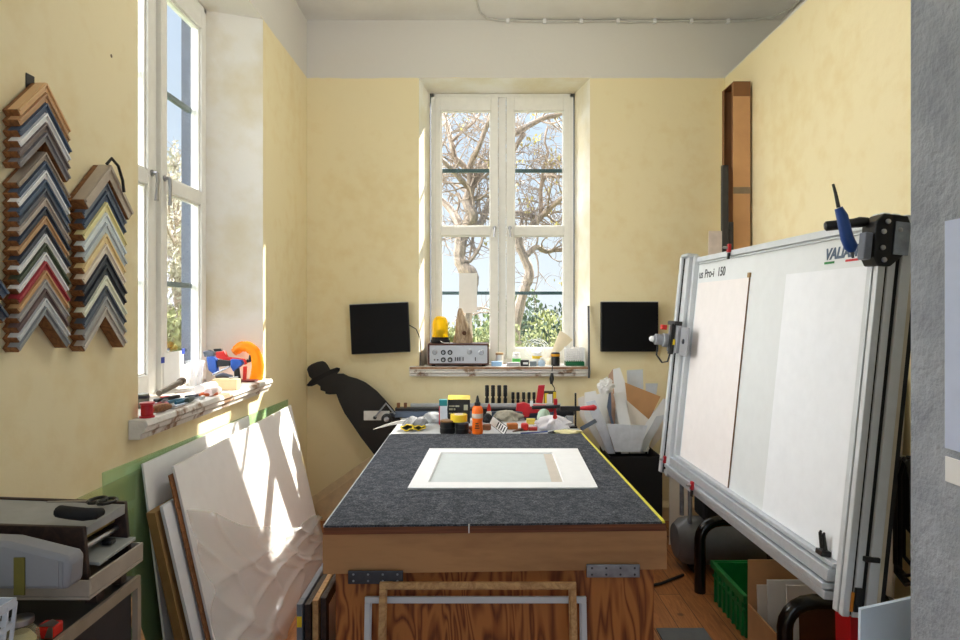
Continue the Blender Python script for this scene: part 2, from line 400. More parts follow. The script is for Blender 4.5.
# surface cable that follows the ceiling's edge
cb = MB(); zc = 3.812
cb.tube([(-.035,3.0,zc),(-.030,4.2,zc),(-.02,4.62,zc),(0,4.76,zc),(.05,4.85,zc),(.14,4.885,zc)]+[(.14+.2*i,4.885,zc-.010+.006*math.sin(i*2.1)) for i in range(1,10)]+[(2.10,4.88,zc),(2.22,4.82,zc),(2.28,4.7,zc),(2.285,3.0,zc)], .009, 6)
o = cb.build('ceiling_cable', M('painted_cable', (206,204,198), .5), smooth=True)
for i in range(7):
    MB().box((.2+.28*i,4.872,3.79),(.225+.28*i,4.90,3.82)).build('cable_clip', WHITE, o)
tag(o, 'thin painted electric cable clipped along the edge of the white ceiling', 'cable')

# ------------------------------------------------------------------ outdoors
GR = M('lawn', (92,100,58), .9, var=.3, scale=4, bmp=.5, bscale=20)
gm = MB().box((-40,5.4,-.9),(40,70,-.6)); gm.box((-40,-30,-.9),(-1.8,5.4,-.6))
tag(gm.build('ground', GR, recenter=False), kind='structure')
BARK = wood('grey_brown_bark', (166,146,124), (112,96,80), 3, (1,1,3))
LEAFY = [M('leaf_yellow_green', (136,140,86), .7, var=.3, scale=6), M('leaf_mid_green', (92,108,56), .7, var=.25, scale=6), M('leaf_dark_green', (54,74,48), .7, var=.25, scale=6), M('leaf_pale_bud', (186,172,92), .7, var=.2, scale=6)]
def leafcards(mb, c, n, size, rng):
    for _ in range(n):
        d = V((rng.gauss(0,1), rng.gauss(0,1), rng.gauss(0,1))).normalized()
        yield d
def leaf(mb, p, s, rng):
    q = Euler((rng.uniform(0,6.3), rng.uniform(0,6.3), rng.uniform(0,6.3))).to_matrix()
    a, b, n = q @ V((1,0,0)), q @ V((0,1,0)), q @ V((0,0,1))
    mb.add([p-a*s, p+b*s*.5+n*s*.12, p+a*s, p-b*s*.5+n*s*.12], [(0,1,2),(0,2,3)])
def bush(name, label, cat, c, r, n, size, mat, seed, group=None, stem=True):
    rng = random.Random(seed)
    root = thing(name, label, cat, (c[0], c[1], -.6), group=group)
    mb = MB(); lumps = [V((rng.uniform(-.6,.6)*r[0], rng.uniform(-.6,.6)*r[1], rng.uniform(-.5,.65)*r[2])) for _ in range(14)]
    for i in range(n):
        l = rng.choice(lumps); d = V((rng.gauss(0,1), rng.gauss(0,1), rng.gauss(0,1))).normalized()*rng.uniform(.7,1.0)*.42
        p = V(c)+l+V((d.x*r[0], d.y*r[1], d.z*r[2])); p.z = max(p.z, -.58)
        leaf(mb, p, size*rng.uniform(.6,1.3), rng)
    mb.build('foliage', mat, root)
    st = MB()
    for k in range(5):
        a = k*1.3; st.tube([(c[0]+.06*math.cos(a), c[1]+.06*math.sin(a), -.6), (c[0]+.3*r[0]*math.cos(a), c[1]+.3*r[1]*math.sin(a), c[2]), (c[0]+.5*r[0]*math.cos(a), c[1]+.5*r[1]*math.sin(a), c[2]+.4*r[2])], [.03,.02,.008], 6)
    st.build('stem', BARK, root); return root
class Tree:
    def __init__(s, seed): s.mb = MB(); s.rng = random.Random(seed); s.tips = []
    def limb(s, pts, r0, r1, Y, wob=.05, spawn=1.0):
        # smooth the drawn limb, vary its depth, then grow twigs off it
        P3 = [P(x, y, Y+dy) for x, y, dy in pts]; out = []
        n = len(P3)
        for i in range(n-1):
            p0,p1,p2,p3 = P3[max(i-1,0)],P3[i],P3[i+1],P3[min(i+2,n-1)]
            for k in range(5):
                t = k/5; out.append(.5*((2*p1)+(p2-p0)*t+(2*p0-5*p1+4*p2-p3)*t*t+(3*p1-p0-3*p2+p3)*t**3))
        out.append(P3[-1]); m = len(out)
        rr = [.58*(r0+(r1-r0)*i/(m-1))*s.rng.uniform(.9,1.1) for i in range(m)]
        s.mb.tube(out, rr, 8)
        for i in range(2, m):
            if s.rng.random() < .44*spawn:
                d = (out[i]-out[i-1]).normalized()
                ax = V((s.rng.gauss(0,1), s.rng.gauss(0,.6), s.rng.gauss(.3,1))).normalized()
                s.twig(out[i], (d*.5+ax).normalized(), rr[i]*.5, s.rng.uniform(.35,.9), 2)
    def twig(s, p, d, r, L, depth):
        n = 7; pts = [p]; bend = V((s.rng.gauss(0,1), s.rng.gauss(0,.6), s.rng.gauss(0,1)))*.45
        for i in range(n):
            if i % 3 == 2: bend = V((s.rng.gauss(0,1), s.rng.gauss(0,.6), s.rng.gauss(.2,1)))*.5
            d = (d+bend*.5).normalized(); pts.append(pts[-1]+d*L/n)
        r = max(r*.8,.005); s.mb.tube(pts, [r*(1-.75*i/n) for i in range(n+1)], 5)
        if depth > 0:
            for k in range(4):
                i = s.rng.randint(2,n); s.twig(pts[i], (d+V((s.rng.gauss(0,1),s.rng.gauss(0,.7),s.rng.gauss(.2,1)))).normalized(), r*.55, L*s.rng.uniform(.45,.75), depth-1)
        else: s.tips.append(pts[-1])
    def finish(s, name, label, leafmat, per, size):
        root = thing(name, label, 'tree', (s.mb.v[0].x, s.mb.v[0].y, -.6))
        s.mb.build('trunk_and_branches', BARK, root, smooth=True)
        lf = MB()
        for t in s.tips:
            if s.rng.random() < per:
                for _ in range(7): leaf(lf, t+V((s.rng.gauss(0,.05),s.rng.gauss(0,.05),s.rng.gauss(0,.05))), size*s.rng.uniform(.6,1.3), s.rng)
        lf.build('foliage', leafmat, root); return root
t = Tree(3); Y = 9
t.limb([(466,352,0),(465,320,0),(470,290,0),(471.6,275,0),(463,267,0),(459.5,256,0),(461,240,0),(461,230,.1)], .19, .13, Y, spawn=.15)
t.limb([(461,238,.1),(468,224,0),(473,215,-.1),(467.6,205,-.1),(469.6,191,0),(478.8,175,.2),(486,166,.3),(491,159,.3),(500,140,.5)], .15, .07, Y)
t.limb([(473,222,0),(480,224,0),(489,201.6,.2),(493,189,.4),(499,170,.5)], .10, .05, Y)
t.limb([(469,193,0),(471.7,191.5,0),(462,181,-.2),(452,170,-.3),(441,158,-.4),(430,140,-.5)], .08, .04, Y)
t.limb([(463,236,.1),(458.5,224,0),(452.4,212,.2),(441,200,.3),(428,190,.3)], .11, .06, Y)
t.limb([(468,172,.1),(462,164,.1),(455,158,.1),(452.4,146.7,.1),(447,124,.3),(442,110,.4),(436,90,.4)], .09, .045, Y)
t.limb([(469.6,188,0),(470.6,165,0),(478.8,146.7,-.2),(484.9,130.5,-.2),(490,118,-.3),(496,96,-.3)], .08, .04, Y)
t.limb([(451,142,.1),(462,132,.2),(476,120,.2),(482,106,.3),(486,90,.3)], .045, .02, Y)
t.limb([(458,256,0),(468,262,0),(478,250,0),(483,238,0),(486,226,0)], .06, .03, Y)
t.finish('gnarled_tree', 'gnarled bare tree with twisted thick trunk outside the window above the amplifier', LEAFY[3], .02, .03)
t = Tree(11); Y = 9.6
t.limb([(515,352,0),(515,330,0),(521,300,0),(526,285,0),(529.5,272,0),(524,257,0),(519.7,246,0),(517.5,236,0),(511,222,0)], .15, .10, Y, spawn=.2)
t.limb([(524,258,0),(530,252,0),(537,247,0),(546,251.5,.1),(556,250,.2),(575,250,.2)], .08, .05, Y, spawn=.4)
t.limb([(511,222,0),(513,214,0),(525.5,214,.1),(537.7,218,.2),(541,211,.2),(540.8,189,.2),(545.8,177,.2),(556,177,.2),(570,175,.2)], .08, .04, Y)
t.limb([(524,236,0),(531.6,226,0),(543.8,214,0),(560,199.6,-.2),(578,188,-.3)], .10, .05, Y)
t.limb([(500,145,0),(513,134.5,0),(531.6,124,.2),(543.8,118,.2),(560,114,.3),(580,104,.3)], .10, .05, Y)
t.limb([(541,188,.2),(543.8,167,.2),(547.9,152.8,.3),(544.8,140.6,.3),(548,126,.4)], .05, .02, Y)
t.limb([(511,222,0),(506,190,.1),(510,160,.1),(516,146,0),(524,134,.1)], .09, .06, Y, spawn=.4)
t.limb([(545,212,0),(556,222,0),(566,214,0)], .04, .02, Y)
t.finish('crooked_tree', 'crooked tree with one arching branch outside the window beside the driftwood', LEAFY[3], .05, .035)
bush('garden_bush', 'loose yellow-green bush low outside the casement behind the basket', 'bush', (.62,8.2,.34), (1.0,.8,1.3), 9000, .034, LEAFY[0], 1)
bush('dark_conifer', 'dark green conifer rising behind the yellow-green garden bush', 'bush', (1.35,10.5,.75), (.75,.7,1.3), 4200, .05, LEAFY[2], 2)
bush('distant_shrub', 'mid green shrub outside between the crooked trunk and the window post', 'bush', (.7,13.0,.85), (.75,.7,1.2), 2500, .06, LEAFY[1], 3)
bush('hedge_shrub', 'yellow-green shrub low outside beyond the amber beacon', 'bush', (-.72,10,.35), (.62,.6,1.15), 3500, .05, LEAFY[0], 4)
bush('slim_shrub', 'slim green shrub outside next to the thick tree trunk', 'bush', (.10,11.6,.4), (.34,.5,1.2), 2000, .05, LEAFY[1], 5)
bush('clipped_hedge', 'clipped yellow-green hedge seen low through the side window', 'hedge', (-5.2,10.6,.55), (1.5,1.0,1.1), 6000, .06, LEAFY[0], 6)
t = Tree(21); Y = 11
for k in range(8):
    x = 166+k*4; t.limb([(184,335,0),(182-k,300,.2),(180-k*1.2+2,260,.2),(x,225-8*k%30,.3*k-1),(x-3+k,170+6*k,.4*k-1.5)], .06, .02, Y, spawn=.9)
t.finish('blossom_tree', 'slender tree in pale blossom seen through the side window', M('blossom', (196,190,172), .7, var=.15), .9, .05)
h = thing('neighbour_house', 'pale house with grey roof seen low through the side window', 'house', (-9.5,17,-.6))
MB().box((-12.6,15,-.6),(-6.6,19,1.75)).build('house_wall', M('house_render', (180,178,172), .8), h)
MB().prism([(-12.9,14.6,1.7),(-12.9,19.4,1.7),(-12.9,17,3.0)], (6.6,0,0)).build('house_roof', M('slate_roof', (128,132,142), .7, var=.2, scale=8), h)
for x in (-8.9,-7.6): MB().box((x,14.96,.6),(x+.5,15.02,1.5)).build('house_window', SCREEN, h)
# ------------------------------------------------------------------ workbench
ZT = .845
FL_, FR_, BR_, BL_ = V((-.55,2.241,0)), V((.664,2.283,0)), V((.617,4.815,0)), V((-.548,4.815,0))
def lerp(a, b, t): return a+(b-a)*t
def bench_pt(s, t): return lerp(lerp(FL_,FR_,s), lerp(BL_,BR_,s), t)
def quad_prism(s0,s1,t0,t1,z0,z1):
    return MB().prism([bench_pt(s,t)+V((0,0,z0)) for s,t in ((s0,t0),(s1,t0),(s1,t1),(s0,t1))], (0,0,z1-z0))
tf = .645
wb = thing('workbench', 'plywood workbench topped with dark grey felt in the middle of the room', 'workbench', (.05,3.3,0))
quad_prism(0,1,0,1,.812,.8375).build('top_board', PLYED, wb, bevel=.002)
quad_prism(.004,.988,0.0,tf,.8377,ZT).build('felt_cover', FELT, wb)
quad_prism(.0,1,tf,1,.8377,.841).build('laminate_top', LGREY, wb)
quad_prism(.988,.998,.002,tf+.02,.8377,.8462).build('measuring_tape_strip', M('yellow_tape_measure', (214,204,60), .5, var=.15, scale=60), wb)
quad_prism(.0,.004,.002,tf,.8377,.8462).build('edge_strip', LGREY, wb)
ap = MB()
for a,b,c,d in ((-.003,1.005,.004,.012),(-.003,.014,.012,.99),(.986,1.005,.012,.99),(-.003,1.005,.99,.998)):
    q = quad_prism(a,b,c,d,.670,.811); ap.add(q.v, q.f)
ap.build('apron', PLYF, wb, bevel=.002)
quad_prism(.029,.973,.016,.97,0.0,.669).build('base_cabinet', FIR, wb)
for px0, px1, mt, y0, y1, tilt in ((348,403,DSTEEL,571,584,.01),(588,642,STEEL,568,581,-.01)):
    pl = MB(); c0 = P(px0,y1,2.24); c1 = P(px1,y0,2.24)
    yy = 2.238+.035*(c0.x+.55)
    pl.box((c0.x,yy-.003,c0.z),(c1.x,yy+.0015+.004,c1.z))
    o = pl.build('mending_plate', mt, wb, bevel=.002)
    for i in range(4):
        for zz in (.25,.75):
            sx = lerp(c0.x,c1.x,.1+.8*i/3); sz = lerp(c0.z,c1.z,zz)
            MB().lathe([(.004,0),(.004,.0012),(.002,.002)], upright((sx,yy-.003,sz), math.pi/2,0,0), 8).build('screw', DSTEEL if mt is STEEL else STEEL, o)
MB().box((-.041,2.250,.815),(-.037,2.2555,.846)).build('cut_mark', WHITE, wb)

# window mat lying on the bench: a bevelled frame over a backing sheet
mt_ = thing('mat_board', 'white window mat with inset lying on the grey felt of the workbench', 'mat board', (.1,3.1,ZT))
A_, B_, C_, D_ = (P(408,489,1), P(597,488,1), P(577,449,1), P(430,449,1))
def onz(px, py, z):
    Y = (z-EYE)*F/(310-py); return P(px,py,Y)
def mquad(pts, z0, z1):
    return [V((onz(x,y,z0).x, onz(x,y,z0).y, z0)) for x,y in pts], (0,0,z1-z0)
o4 = [onz(x,y,ZT+.001) for x,y in ((407.5,490),(598,489.5),(577.5,450),(429.5,450))]
i4 = [onz(x,y,ZT+.001) for x,y in ((428,484),(564,484),(552.5,454),(441,454))]
fr = MB(); N4 = len(o4); zz0, zz1 = ZT+.003, ZT+.010
vs = [V((p.x,p.y,zz0)) for p in o4]+[V((p.x,p.y,zz1)) for p in o4]+[V((p.x,p.y,zz1)) for p in i4]+[V((lerp(p,sum(i4,V((0,0,0)))/4,.012).x,lerp(p,sum(i4,V((0,0,0)))/4,.012).y,zz0)) for p in i4]
fs = []
for k in range(4):
    k2 = (k+1)%4
    for a in range(4):
        b = (a+1)%4; fs.append((a*4+k, a*4+k2, b*4+k2, b*4+k))
fr.add(vs, fs); fr.build('window_mat', WHITE, mt_)
MB().prism([V((p.x,p.y,ZT+.0005)) for p in [lerp(o4[k], (o4[0]+o4[2])/2, .01) for k in range(4)]], (0,0,.0015)).build('backing_board', M('pale_grey_board', (205,212,212), .7, var=.03), mt_)
st4 = [onz(x,y,ZT+.002) for x,y in ((552,483.7),(563,483.7),(552,454.2),(543.5,454.2))]
MB().prism([V((p.x,p.y,ZT+.0021)) for p in st4], (0,0,.0007)).build('beige_strip', M('beige_strip', (206,196,182), .7, var=.03), mt_)

# ------------------------------------------------------------------ wall-mounted vertical mat cutter
O = V((1.116,3.72,.662)); u_ = V((.05,-1.67,-.004)).normalized(); v_ = V((.127,0,1.235)); v_ = (v_-u_*v_.dot(u_)).normalized(); n_ = u_.cross(v_).normalized()
TC = frameT(O, u_, v_, n_)
H = 1.241; U1 = 1.72
mc = thing('mat_cutter', 'large aluminium upright mat cutter tilted on black tube legs along the wall', 'mat cutter', (1.3,2.9,0))
def cbox(lo, hi, name, mat, par=mc, bevel=0): return MB().box(lo, hi, TC).build(name, mat, par, bevel=bevel)
cbox((.04,.06,-.035),(1.66,H-.02,0), 'back_board', M('cutter_board', (226,229,230), .55, var=.02))
tr_ = MB()
tr_.box((.02,H-.028,-.03),(1.66,H,.016), TC).box((.02,H-.040,-.02),(1.66,H-.034,.010), TC)
tr_.build('top_rail', ALUW, mc, bevel=.002)
br = MB()
br.box((.03,.100,-.02),(1.64,.116,.030), TC).box((.03,.055,-.02),(1.64,.096,.045), TC).box((.03,.030,-.01),(1.64,.050,.060), TC).box((.03,-.004,-.02),(1.64,.024,.048), TC)
br.build('bottom_rail', ALU, mc, bevel=.003)
# far column: ribbed extrusion
fc = MB()
for a,b,c,d in ((-.07,-.035,.0,.058),(-.03,.02,.0,.040),(.026,.062,.0,.050),(.068,.10,.0,.030)): fc.box((a,-.02,c),(b,H+.01,d), TC)
f_ = fc.build('column', ALUW, mc, bevel=.004)
gm_ = MB()
for a,b,c,d in ((-.035,-.03,.0,.045),(.02,.026,.0,.034),(.062,.068,0,.024)): gm_.box((a,-.015,c),(b,H,d), TC)
gm_.build('groove', BLACKM, f_)
MB().box((-.03,H+.0,.0),(.08,H+.022,.07), TC).build('end_cap', ALU, f_, bevel=.01)
# near column
nc = MB()
for a,b,c,d in ((1.664,1.690,.010,.034),(1.698,U1,.010,.034),(1.664,U1,-.022,.003),(1.664,U1+.004,-.070,-.036)): nc.box((a,-.02,c),(b,H+.01,d), TC)
n2 = nc.build('column', ALUW, mc, bevel=.003)
g2 = MB(); g2.box((1.690,-.015,.012),(1.698,H,.028), TC).box((1.668,-.015,.003),(U1-.006,H,.010), TC).box((1.668,-.015,-.036),(U1-.006,H,-.022), TC); g2.build('groove', BLACKM, n2)
cbox((1.64,-.02,-.083),(U1,H+.0,-.0705), 'wood_edge', M('pale_wood_edge', (196,186,166), .6), n2)
cbox((1.655,-.02,-.100),(U1-.004,H-.01,-.084), 'edge_seal', BLACKM, n2)
MB().box((U1-.002,.16,-.062),(U1+.012,.176,-.012), TC @ Matrix.Translation((0,0,0))).build('latch', BLACK, n2, bevel=.002)
MB().box((U1-.002,.0,-.020),(U1+.008,.075,.004), TC).build('end_bracket', BLACK, n2, bevel=.002)
MB().box((U1-.002,.0,.006),(U1+.006,.06,.013), TC).build('orange_label', M('amber_sticker', (214,130,30), .5), n2)
# lettering and flag marks on the header
text_mb('VALIANI', .056, TC @ Matrix.Translation((1.360,1.132,.0008)), shear=.22, bold=.0022).build('lettering', M('slate_print', (84,100,122), .5), mc)
cbox((1.360,1.115,.0004),(1.423,1.123,.0012), 'green_mark', GREEN); cbox((1.49,1.115,.0004),(1.565,1.123,.0012), 'red_mark', RED)
for tx, uu in (('us',.115),('Pro-i',.196),('150',.372)): text_mb(tx, .066, TC @ Matrix.Translation((uu,1.122,.0008)), bold=.0008).build('lettering', M('dark_print', (46,48,54), .5), mc)
# cutting head on the far column
hd = MB(); vc = .765
hd.box((-.05,vc-.075,.060),(.11,vc+.08,.090), TC); hd.box((.1105,vc-.085,.060),(.225,vc+.075,.072), TC)
hh = hd.build('cutting_head', GREYP, mc, bevel=.006)
MB().lathe([(.040,0),(.040,.04),(.032,.044),(.032,.085),(.020,.088),(.020,.098)], TC @ Matrix.Translation((.0,vc-.01,.092)), 18).build('motor', GREYP, hh, smooth=True)
MB().lathe([(.016,0),(.016,.012),(.010,.02)], TC @ Matrix.Translation((.0,vc-.01,.190)), 12).build('motor_knob', WHITE, hh, smooth=True)
MB().box((.05,vc-.085,.093),(.085,vc+.09,.115), TC).build('slide_plate', BLACK, hh, bevel=.003)
MB().box((-.03,vc+.081,.062),(.10,vc+.105,.105), TC).build('clamp_block', BLACK, hh, bevel=.004)
MB().box((-.02,vc+.05,.120),(.02,vc+.078,.150), TC).build('red_switch', REDP, hh, bevel=.004)
MB().box((.086,vc-.03,.093),(.098,vc+.0,.102), TC).build('yellow_label', YELLOW, hh)
MB().lathe([(.014,0),(.014,.006),(.006,.009)], TC @ upright((.175,vc-.005,.0725), 0,0,0), 12).build('screw', DSTEEL, hh)
MB().tube([TC @ V(p) for p in ((.0,vc-.045,.16),(.0,vc-.10,.16),(.02,vc-.14,.13),(.04,vc-.13,.105),(.05,vc-.075,.098))], .005, 6).build('head_cable', BLACK, hh, smooth=True)
# black glazing head on the near column
nh = MB(); nh.prism([TC @ V((1.668,y-.018,z+.032)) for z,y in ((-.075,1.15),(-.025,1.10),(.015,1.10),(.03,1.125),(.035,1.235),(.01,1.262),(-.065,1.262),(-.075,1.24))], u_*.071)
nhh = nh.build('glass_head', BLACK, mc, bevel=.004)
MB().tube([TC @ V((1.69,1.222,.062)), TC @ V((1.685,1.219,.085)), TC @ V((1.68,1.215,.10)), TC @ V((1.65,1.201,.172)), TC @ V((1.648,1.200,.177))], [.014,.017,.015,.016,.010], 14).build('grip', BLACK, nhh, smooth=True)
MB().box((1.70,1.097,.0675),(1.735,1.182,.092), TC).build('grey_guard', M('blue_grey_plastic', (112,118,132), .5), nhh, bevel=.004)
MB().box((1.741,1.12,-.040),(1.745,1.222,.007), TC).build('side_plate', STEEL, nhh)
for a,b in ((.0,1.237),(.010,1.205),(.008,1.155),(.0,1.118),(-.04,1.215)):
    MB().lathe([(.008,0),(.008,.005),(.003,.007)], TC @ upright((1.741,b-.018,a+.032), 0,math.pi/2,0), 10).build('bolt', CHROME, nhh)
# stand: two bent black tubes
for Yl in (3.63, 2.62):
    x0 = 1.248
    pts = [(x0,Yl,.0),(x0,Yl,.30)]+[(x0+.12-.12*math.cos(a),Yl,.30+.105*math.sin(a)) for a in (.3,.6,.9,1.2,1.57)]+[(1.45,Yl,.405),(1.66,Yl,.405)]
    MB().tube(pts, .031, 16).tube([(1.66,Yl,.0),(1.66,Yl,.42)], .031, 14).build('leg', M('black_gloss_tube', (14,14,15), .22), mc, smooth=True)
for uu in (.12,1.08): pass
MB().box((1.40,2.62,.44),(1.46,3.66,.52)).build('back_support', BLACKM, mc)
# pegs clamped to the rails
def peg(name, label, u, v, n, flip=1):
    r = thing(name, label, 'clamp', TC @ V((u,v,n)), group=None)
    MB().box((u-.012,v-.002,n+.001),(u+.012,v+.04*flip,n+.016) if flip>0 else (u+.012,v+.002,n+.016), TC).build('clamp_body', RED, r, bevel=.003)
    MB().box((u-.008,v-.035,n+.001),(u+.008,v-.004,n+.012), TC).build('clamp_jaw', BLACK, r, bevel=.002)
    MB().lathe([(.007,0),(.007,.018),(.004,.022)], TC @ Matrix.Translation((u,v+.02,n+.017)), 10).build('clamp_screw', CHROME, r); return r
peg('rail_clamp', 'small red clamp on the top rail of the upright cutter', .545, H-.010, .017)
peg('rail_clamp', 'small red clamp halfway along the bottom rail of the upright cutter', .50, .030, .062)
peg('rail_clamp', 'small red clamp at the foot of the far column of the cutter', .0, .045, .041)
wc = thing('wing_clamp', 'black wing clamp at the bottom corner of the upright cutter', 'clamp', TC @ V((1.58,.116,.035)))
MB().box((1.55,.117,.006),(1.59,.135,.04), TC).build('clamp_body', BLACK, wc, bevel=.003)
for k in (0,1): MB().tube([TC @ V((1.555+.02*k,.136,.02)), TC @ V((1.550+.02*k,.185,.028)), TC @ V((1.556+.02*k,.192,.030))], [.007,.006,.004], 8).build('clamp_wing', BLACK, wc, smooth=True)
# sheets standing on the cutter
ms = thing('mat_sheet', 'cream mat sheet with brown edge standing at the far end of the cutter', 'mat board', TC @ V((.45,.118,.004)))
MB().box((.125,.118,.002),(.758,1.095,.0055), TC).build('sheet', M('warm_white_sheet', (240,234,232), .75, var=.02), ms)
MB().box((.7585,.118,.002),(.764,1.095,.0058), TC).build('core_edge', M('brown_core', (120,86,60), .7), ms)
MB().box((.745,1.096,.001),(.768,1.118,.009), TC).build('corner_clip', M('tan_clip', (160,128,84), .6), ms)
o = MB().box((1.10,.118,.002),(1.655,1.092,.006), TC).build('mat_sheet', M('cool_white_sheet', (240,242,246), .75, var=.02))
tag(o, 'bright white mat sheet standing at the near end of the cutter', 'mat board')
# blue air connector and its lead hanging over the header
bl = thing('air_connector', 'blue air connector with thin black lead hanging over the cutter header', 'connector', TC @ V((1.61,1.12,.10)))
bc = P(846,232,2.07)
MB().tube([P(838.5,208,1.985), P(842,216,1.985), P(847,238,1.985), P(851,247,1.985), P(852,252,1.985)], [.012,.017,.019,.020,.010], 12).build('connector_body', BLUE, bl, smooth=True)
MB().tube([P(833,184,1.985), P(835.5,193,1.985), P(838.5,207.5,1.985)], [.004,.005,.006], 8).build('lead', BLACK, bl, smooth=True)
MB().tube([P(852,252,1.985), P(853,258,1.985)], [.006,.004], 8).build('nozzle', DSTEEL, bl, smooth=True)

# ------------------------------------------------------------------ behind and under the cutter
cp = thing('air_compressor', 'grey air compressor tank on the floor under the cutter', 'compressor', (1.55,3.95,0))
Tt = upright((1.20,3.98,.17), 0, math.pi/2, 0)
MB().lathe([(.03,0),(.10,.01),(.135,.05),(.145,.10),(.145,.52),(.135,.56),(.03,.60)], Tt, 26).build('tank', M('compressor_grey', (104,106,110), .4, var=.08), cp, smooth=True)
for x in (1.30,1.62): MB().box((x,3.90,0),(x+.03,4.06,.035)).build('foot', BLACKM, cp)
MB().box((1.36,3.88,.315),(1.66,4.08,.50)).build('motor_housing', BLACKM, cp, bevel=.02)
MB().tube([(1.28,3.90,.30),(1.28,3.90,.62),(1.28,4.06,.62),(1.28,4.06,.30)], .014, 8).build('handle', STEEL, cp, smooth=True)
o = MB().prism([(1.29,4.36,.001),(1.42,4.36,.001),(1.44,4.44,.50),(1.315,4.44,.50)], (0,.01,0)).build('leaning_board', OFFW); tag(o, 'short off-white board standing behind the compressor near the bin', 'board')
# green crate
def crate(name, label, lo, hi, mat):
    r = thing(name, label, 'crate', ((lo[0]+hi[0])/2,(lo[1]+hi[1])/2,0)); x0,y0,z0 = lo; x1,y1,z1 = hi; t = .012
    mb = MB()
    mb.box((x0,y0,z0),(x1,y1,z0+t)).box((x0,y0,z0+t),(x0+t,y1,z1)).box((x1-t,y0,z0+t),(x1,y1,z1)).box((x0+t,y0,z0+t),(x1-t,y0+t,z1)).box((x0+t,y1-t,z0+t),(x1-t,y1,z1))
    mb.build('crate_body', mat, r)
    rm = MB().box((x0-.016,y0-.016,z1-.03),(x0,y1+.016,z1+.006)).box((x1,y0-.016,z1-.03),(x1+.016,y1+.016,z1+.006)).box((x0,y0-.016,z1-.03),(x1,y0,z1+.006)).box((x0,y1,z1-.03),(x1,y1+.016,z1+.006))
    rm.build('rim', mat, r, bevel=.003)
    rb = MB()
    for k in range(7):
        y = lerp(y0+.03,y1-.03,k/6); rb.box((x0-.010,y-.006,z0),(x0,y+.006,z1-.03))
    rb.box((x0-.011,y0,z1-.075),(x0,y1,z1-.065)); rb.build('rib', mat, r); return r
crate('plastic_crate', 'green plastic crate on the floor under the upright cutter', (1.295,3.12,0), (1.66,3.54,.205), GREEN)
# open carton with panels
bx_ = thing('open_carton', 'open brown cardboard carton under the near end of the cutter', 'box', (1.45,2.87,0))
def carton_wall(lo,hi,name='carton_wall'): MB().box(lo,hi).build(name, KRAFT, bx_)
carton_wall((1.275,3.04,0),(1.625,3.048,.412), 'raised_flap'); carton_wall((1.272,2.685,0),(1.280,3.039,.205), 'side_wall'); carton_wall((1.625,2.685,0),(1.633,3.048,.205),'side_wall'); carton_wall((1.2805,2.685,0),(1.6245,2.692,.205),'front_wall'); carton_wall((1.2805,2.6925,0),(1.6245,3.0395,.006),'carton_floor')
MB().box((1.2712,2.80,.09),(1.2719,2.84,.13)).build('printed_mark', DKRAFT, bx_)
def panel_in_box(name, label, x0, x1, y, z1, mat, cat, lean=.02, inner=None):
    r = MB().prism([(x0,y,.008),(x1,y,.008),(x1,y+lean,z1),(x0,y+lean,z1)], (0,.012,0))
    if inner:
        t = thing(name, label, cat, ((x0+x1)/2,y,.008)); r.build('border', mat, t)
        a=.06; MB().prism([(x0+.05,y-.002+lean*.1,.05),(x1,y-.002+lean*.1,.05),(x1,y-.002+lean*(z1-a)/z1,z1-a),(x0+.05,y-.002+lean*(z1-a)/z1,z1-a)], (0,.0015,0)).build('picture', inner, t); return t
    return tag(r.build(name, mat), label, cat)
panel_in_box('backing_panel', 'white panel with rounded corner furthest into the brown carton', 1.31, 1.40, 3.00, .30, OFFW, 'panel', .02)
panel_in_box('backing_panel', 'tall white panel standing in the brown carton', 1.335, 1.615, 2.95, .345, WHITE, 'panel', .02)
panel_in_box('picture_print', 'white bordered dark brown picture standing in the brown carton', 1.385, 1.615, 2.87, .355, WHITE, 'picture', .02, M('brown_print', (88,48,26), .5))
# red tub and white foam panel beside the jamb
rt = thing('red_tub', 'narrow red plastic tub between the cutter foot and the pale foam panel', 'tub', (1.17,2.1,0))
MB().prism([(1.225,2.10,0),(1.285,2.10,0),(1.285,2.10,.595),(1.215,2.10,.595)], (0,.09,0)).build('tub_body', M('deep_red_plastic', (176,12,24), .4, var=.08), rt)
MB().box((1.212,2.096,.596),(1.290,2.195,.622)).build('tub_lid', M('deep_red_plastic', (176,12,24)), rt, bevel=.004)
o = MB().prism([(1.00,1.70,0),(1.30,1.80,0),(1.30,1.83,.79),(1.03,1.73,.79)], (0,.012,0)).build('foam_panel', M('pale_blue_foam', (206,220,238), .7, var=.02))
tag(o, 'pale blue white foam panel standing on the floor against the grey jamb', 'panel')
# boards and black cables against the yellow wall behind the cutter
for x,y,z,m_,l in ((1.81,2.98,1.30,OFFW,'cream board leaning on the wall beside the jamb behind the cutter'),(1.815,3.26,1.05,GREYB,'grey board leaning on the wall behind the black cable bundle')):
    o = MB().prism([(x-.03,y-.18,0),(x-.03,y+.05,0),(x+.045,y+.05,z),(x+.045,y-.18,z)], (.012,0,0)).build('leaning_board', m_); tag(o, l, 'board')
cbn = thing('cable_bundle', 'black cables hanging in loops from a wall hook behind the cutter', 'cable', (1.70,2.66,.8))
MB().tube([(1.874,2.62,.98),(1.74,2.62,.98),(1.73,2.62,1.0)], .008, 8).build('hook', DSTEEL, cbn)
rng = random.Random(5)
for k in range(7):
    a = rng.uniform(-.05,.05); L_ = rng.uniform(.28,.5); xx = 1.74+.014*k
    MB().tube([(xx,2.62-.03+a,.985),(xx-.01,2.55+a,.90),(xx,2.56+a,.98-L_),(xx+.01,2.62+a,.95-L_),(xx,2.67+a,.98-L_),(xx+.005,2.68+a,.90),(xx,2.64+a,.985)], .009, 7).build('cable_loop', RUBBER, cbn, smooth=True)
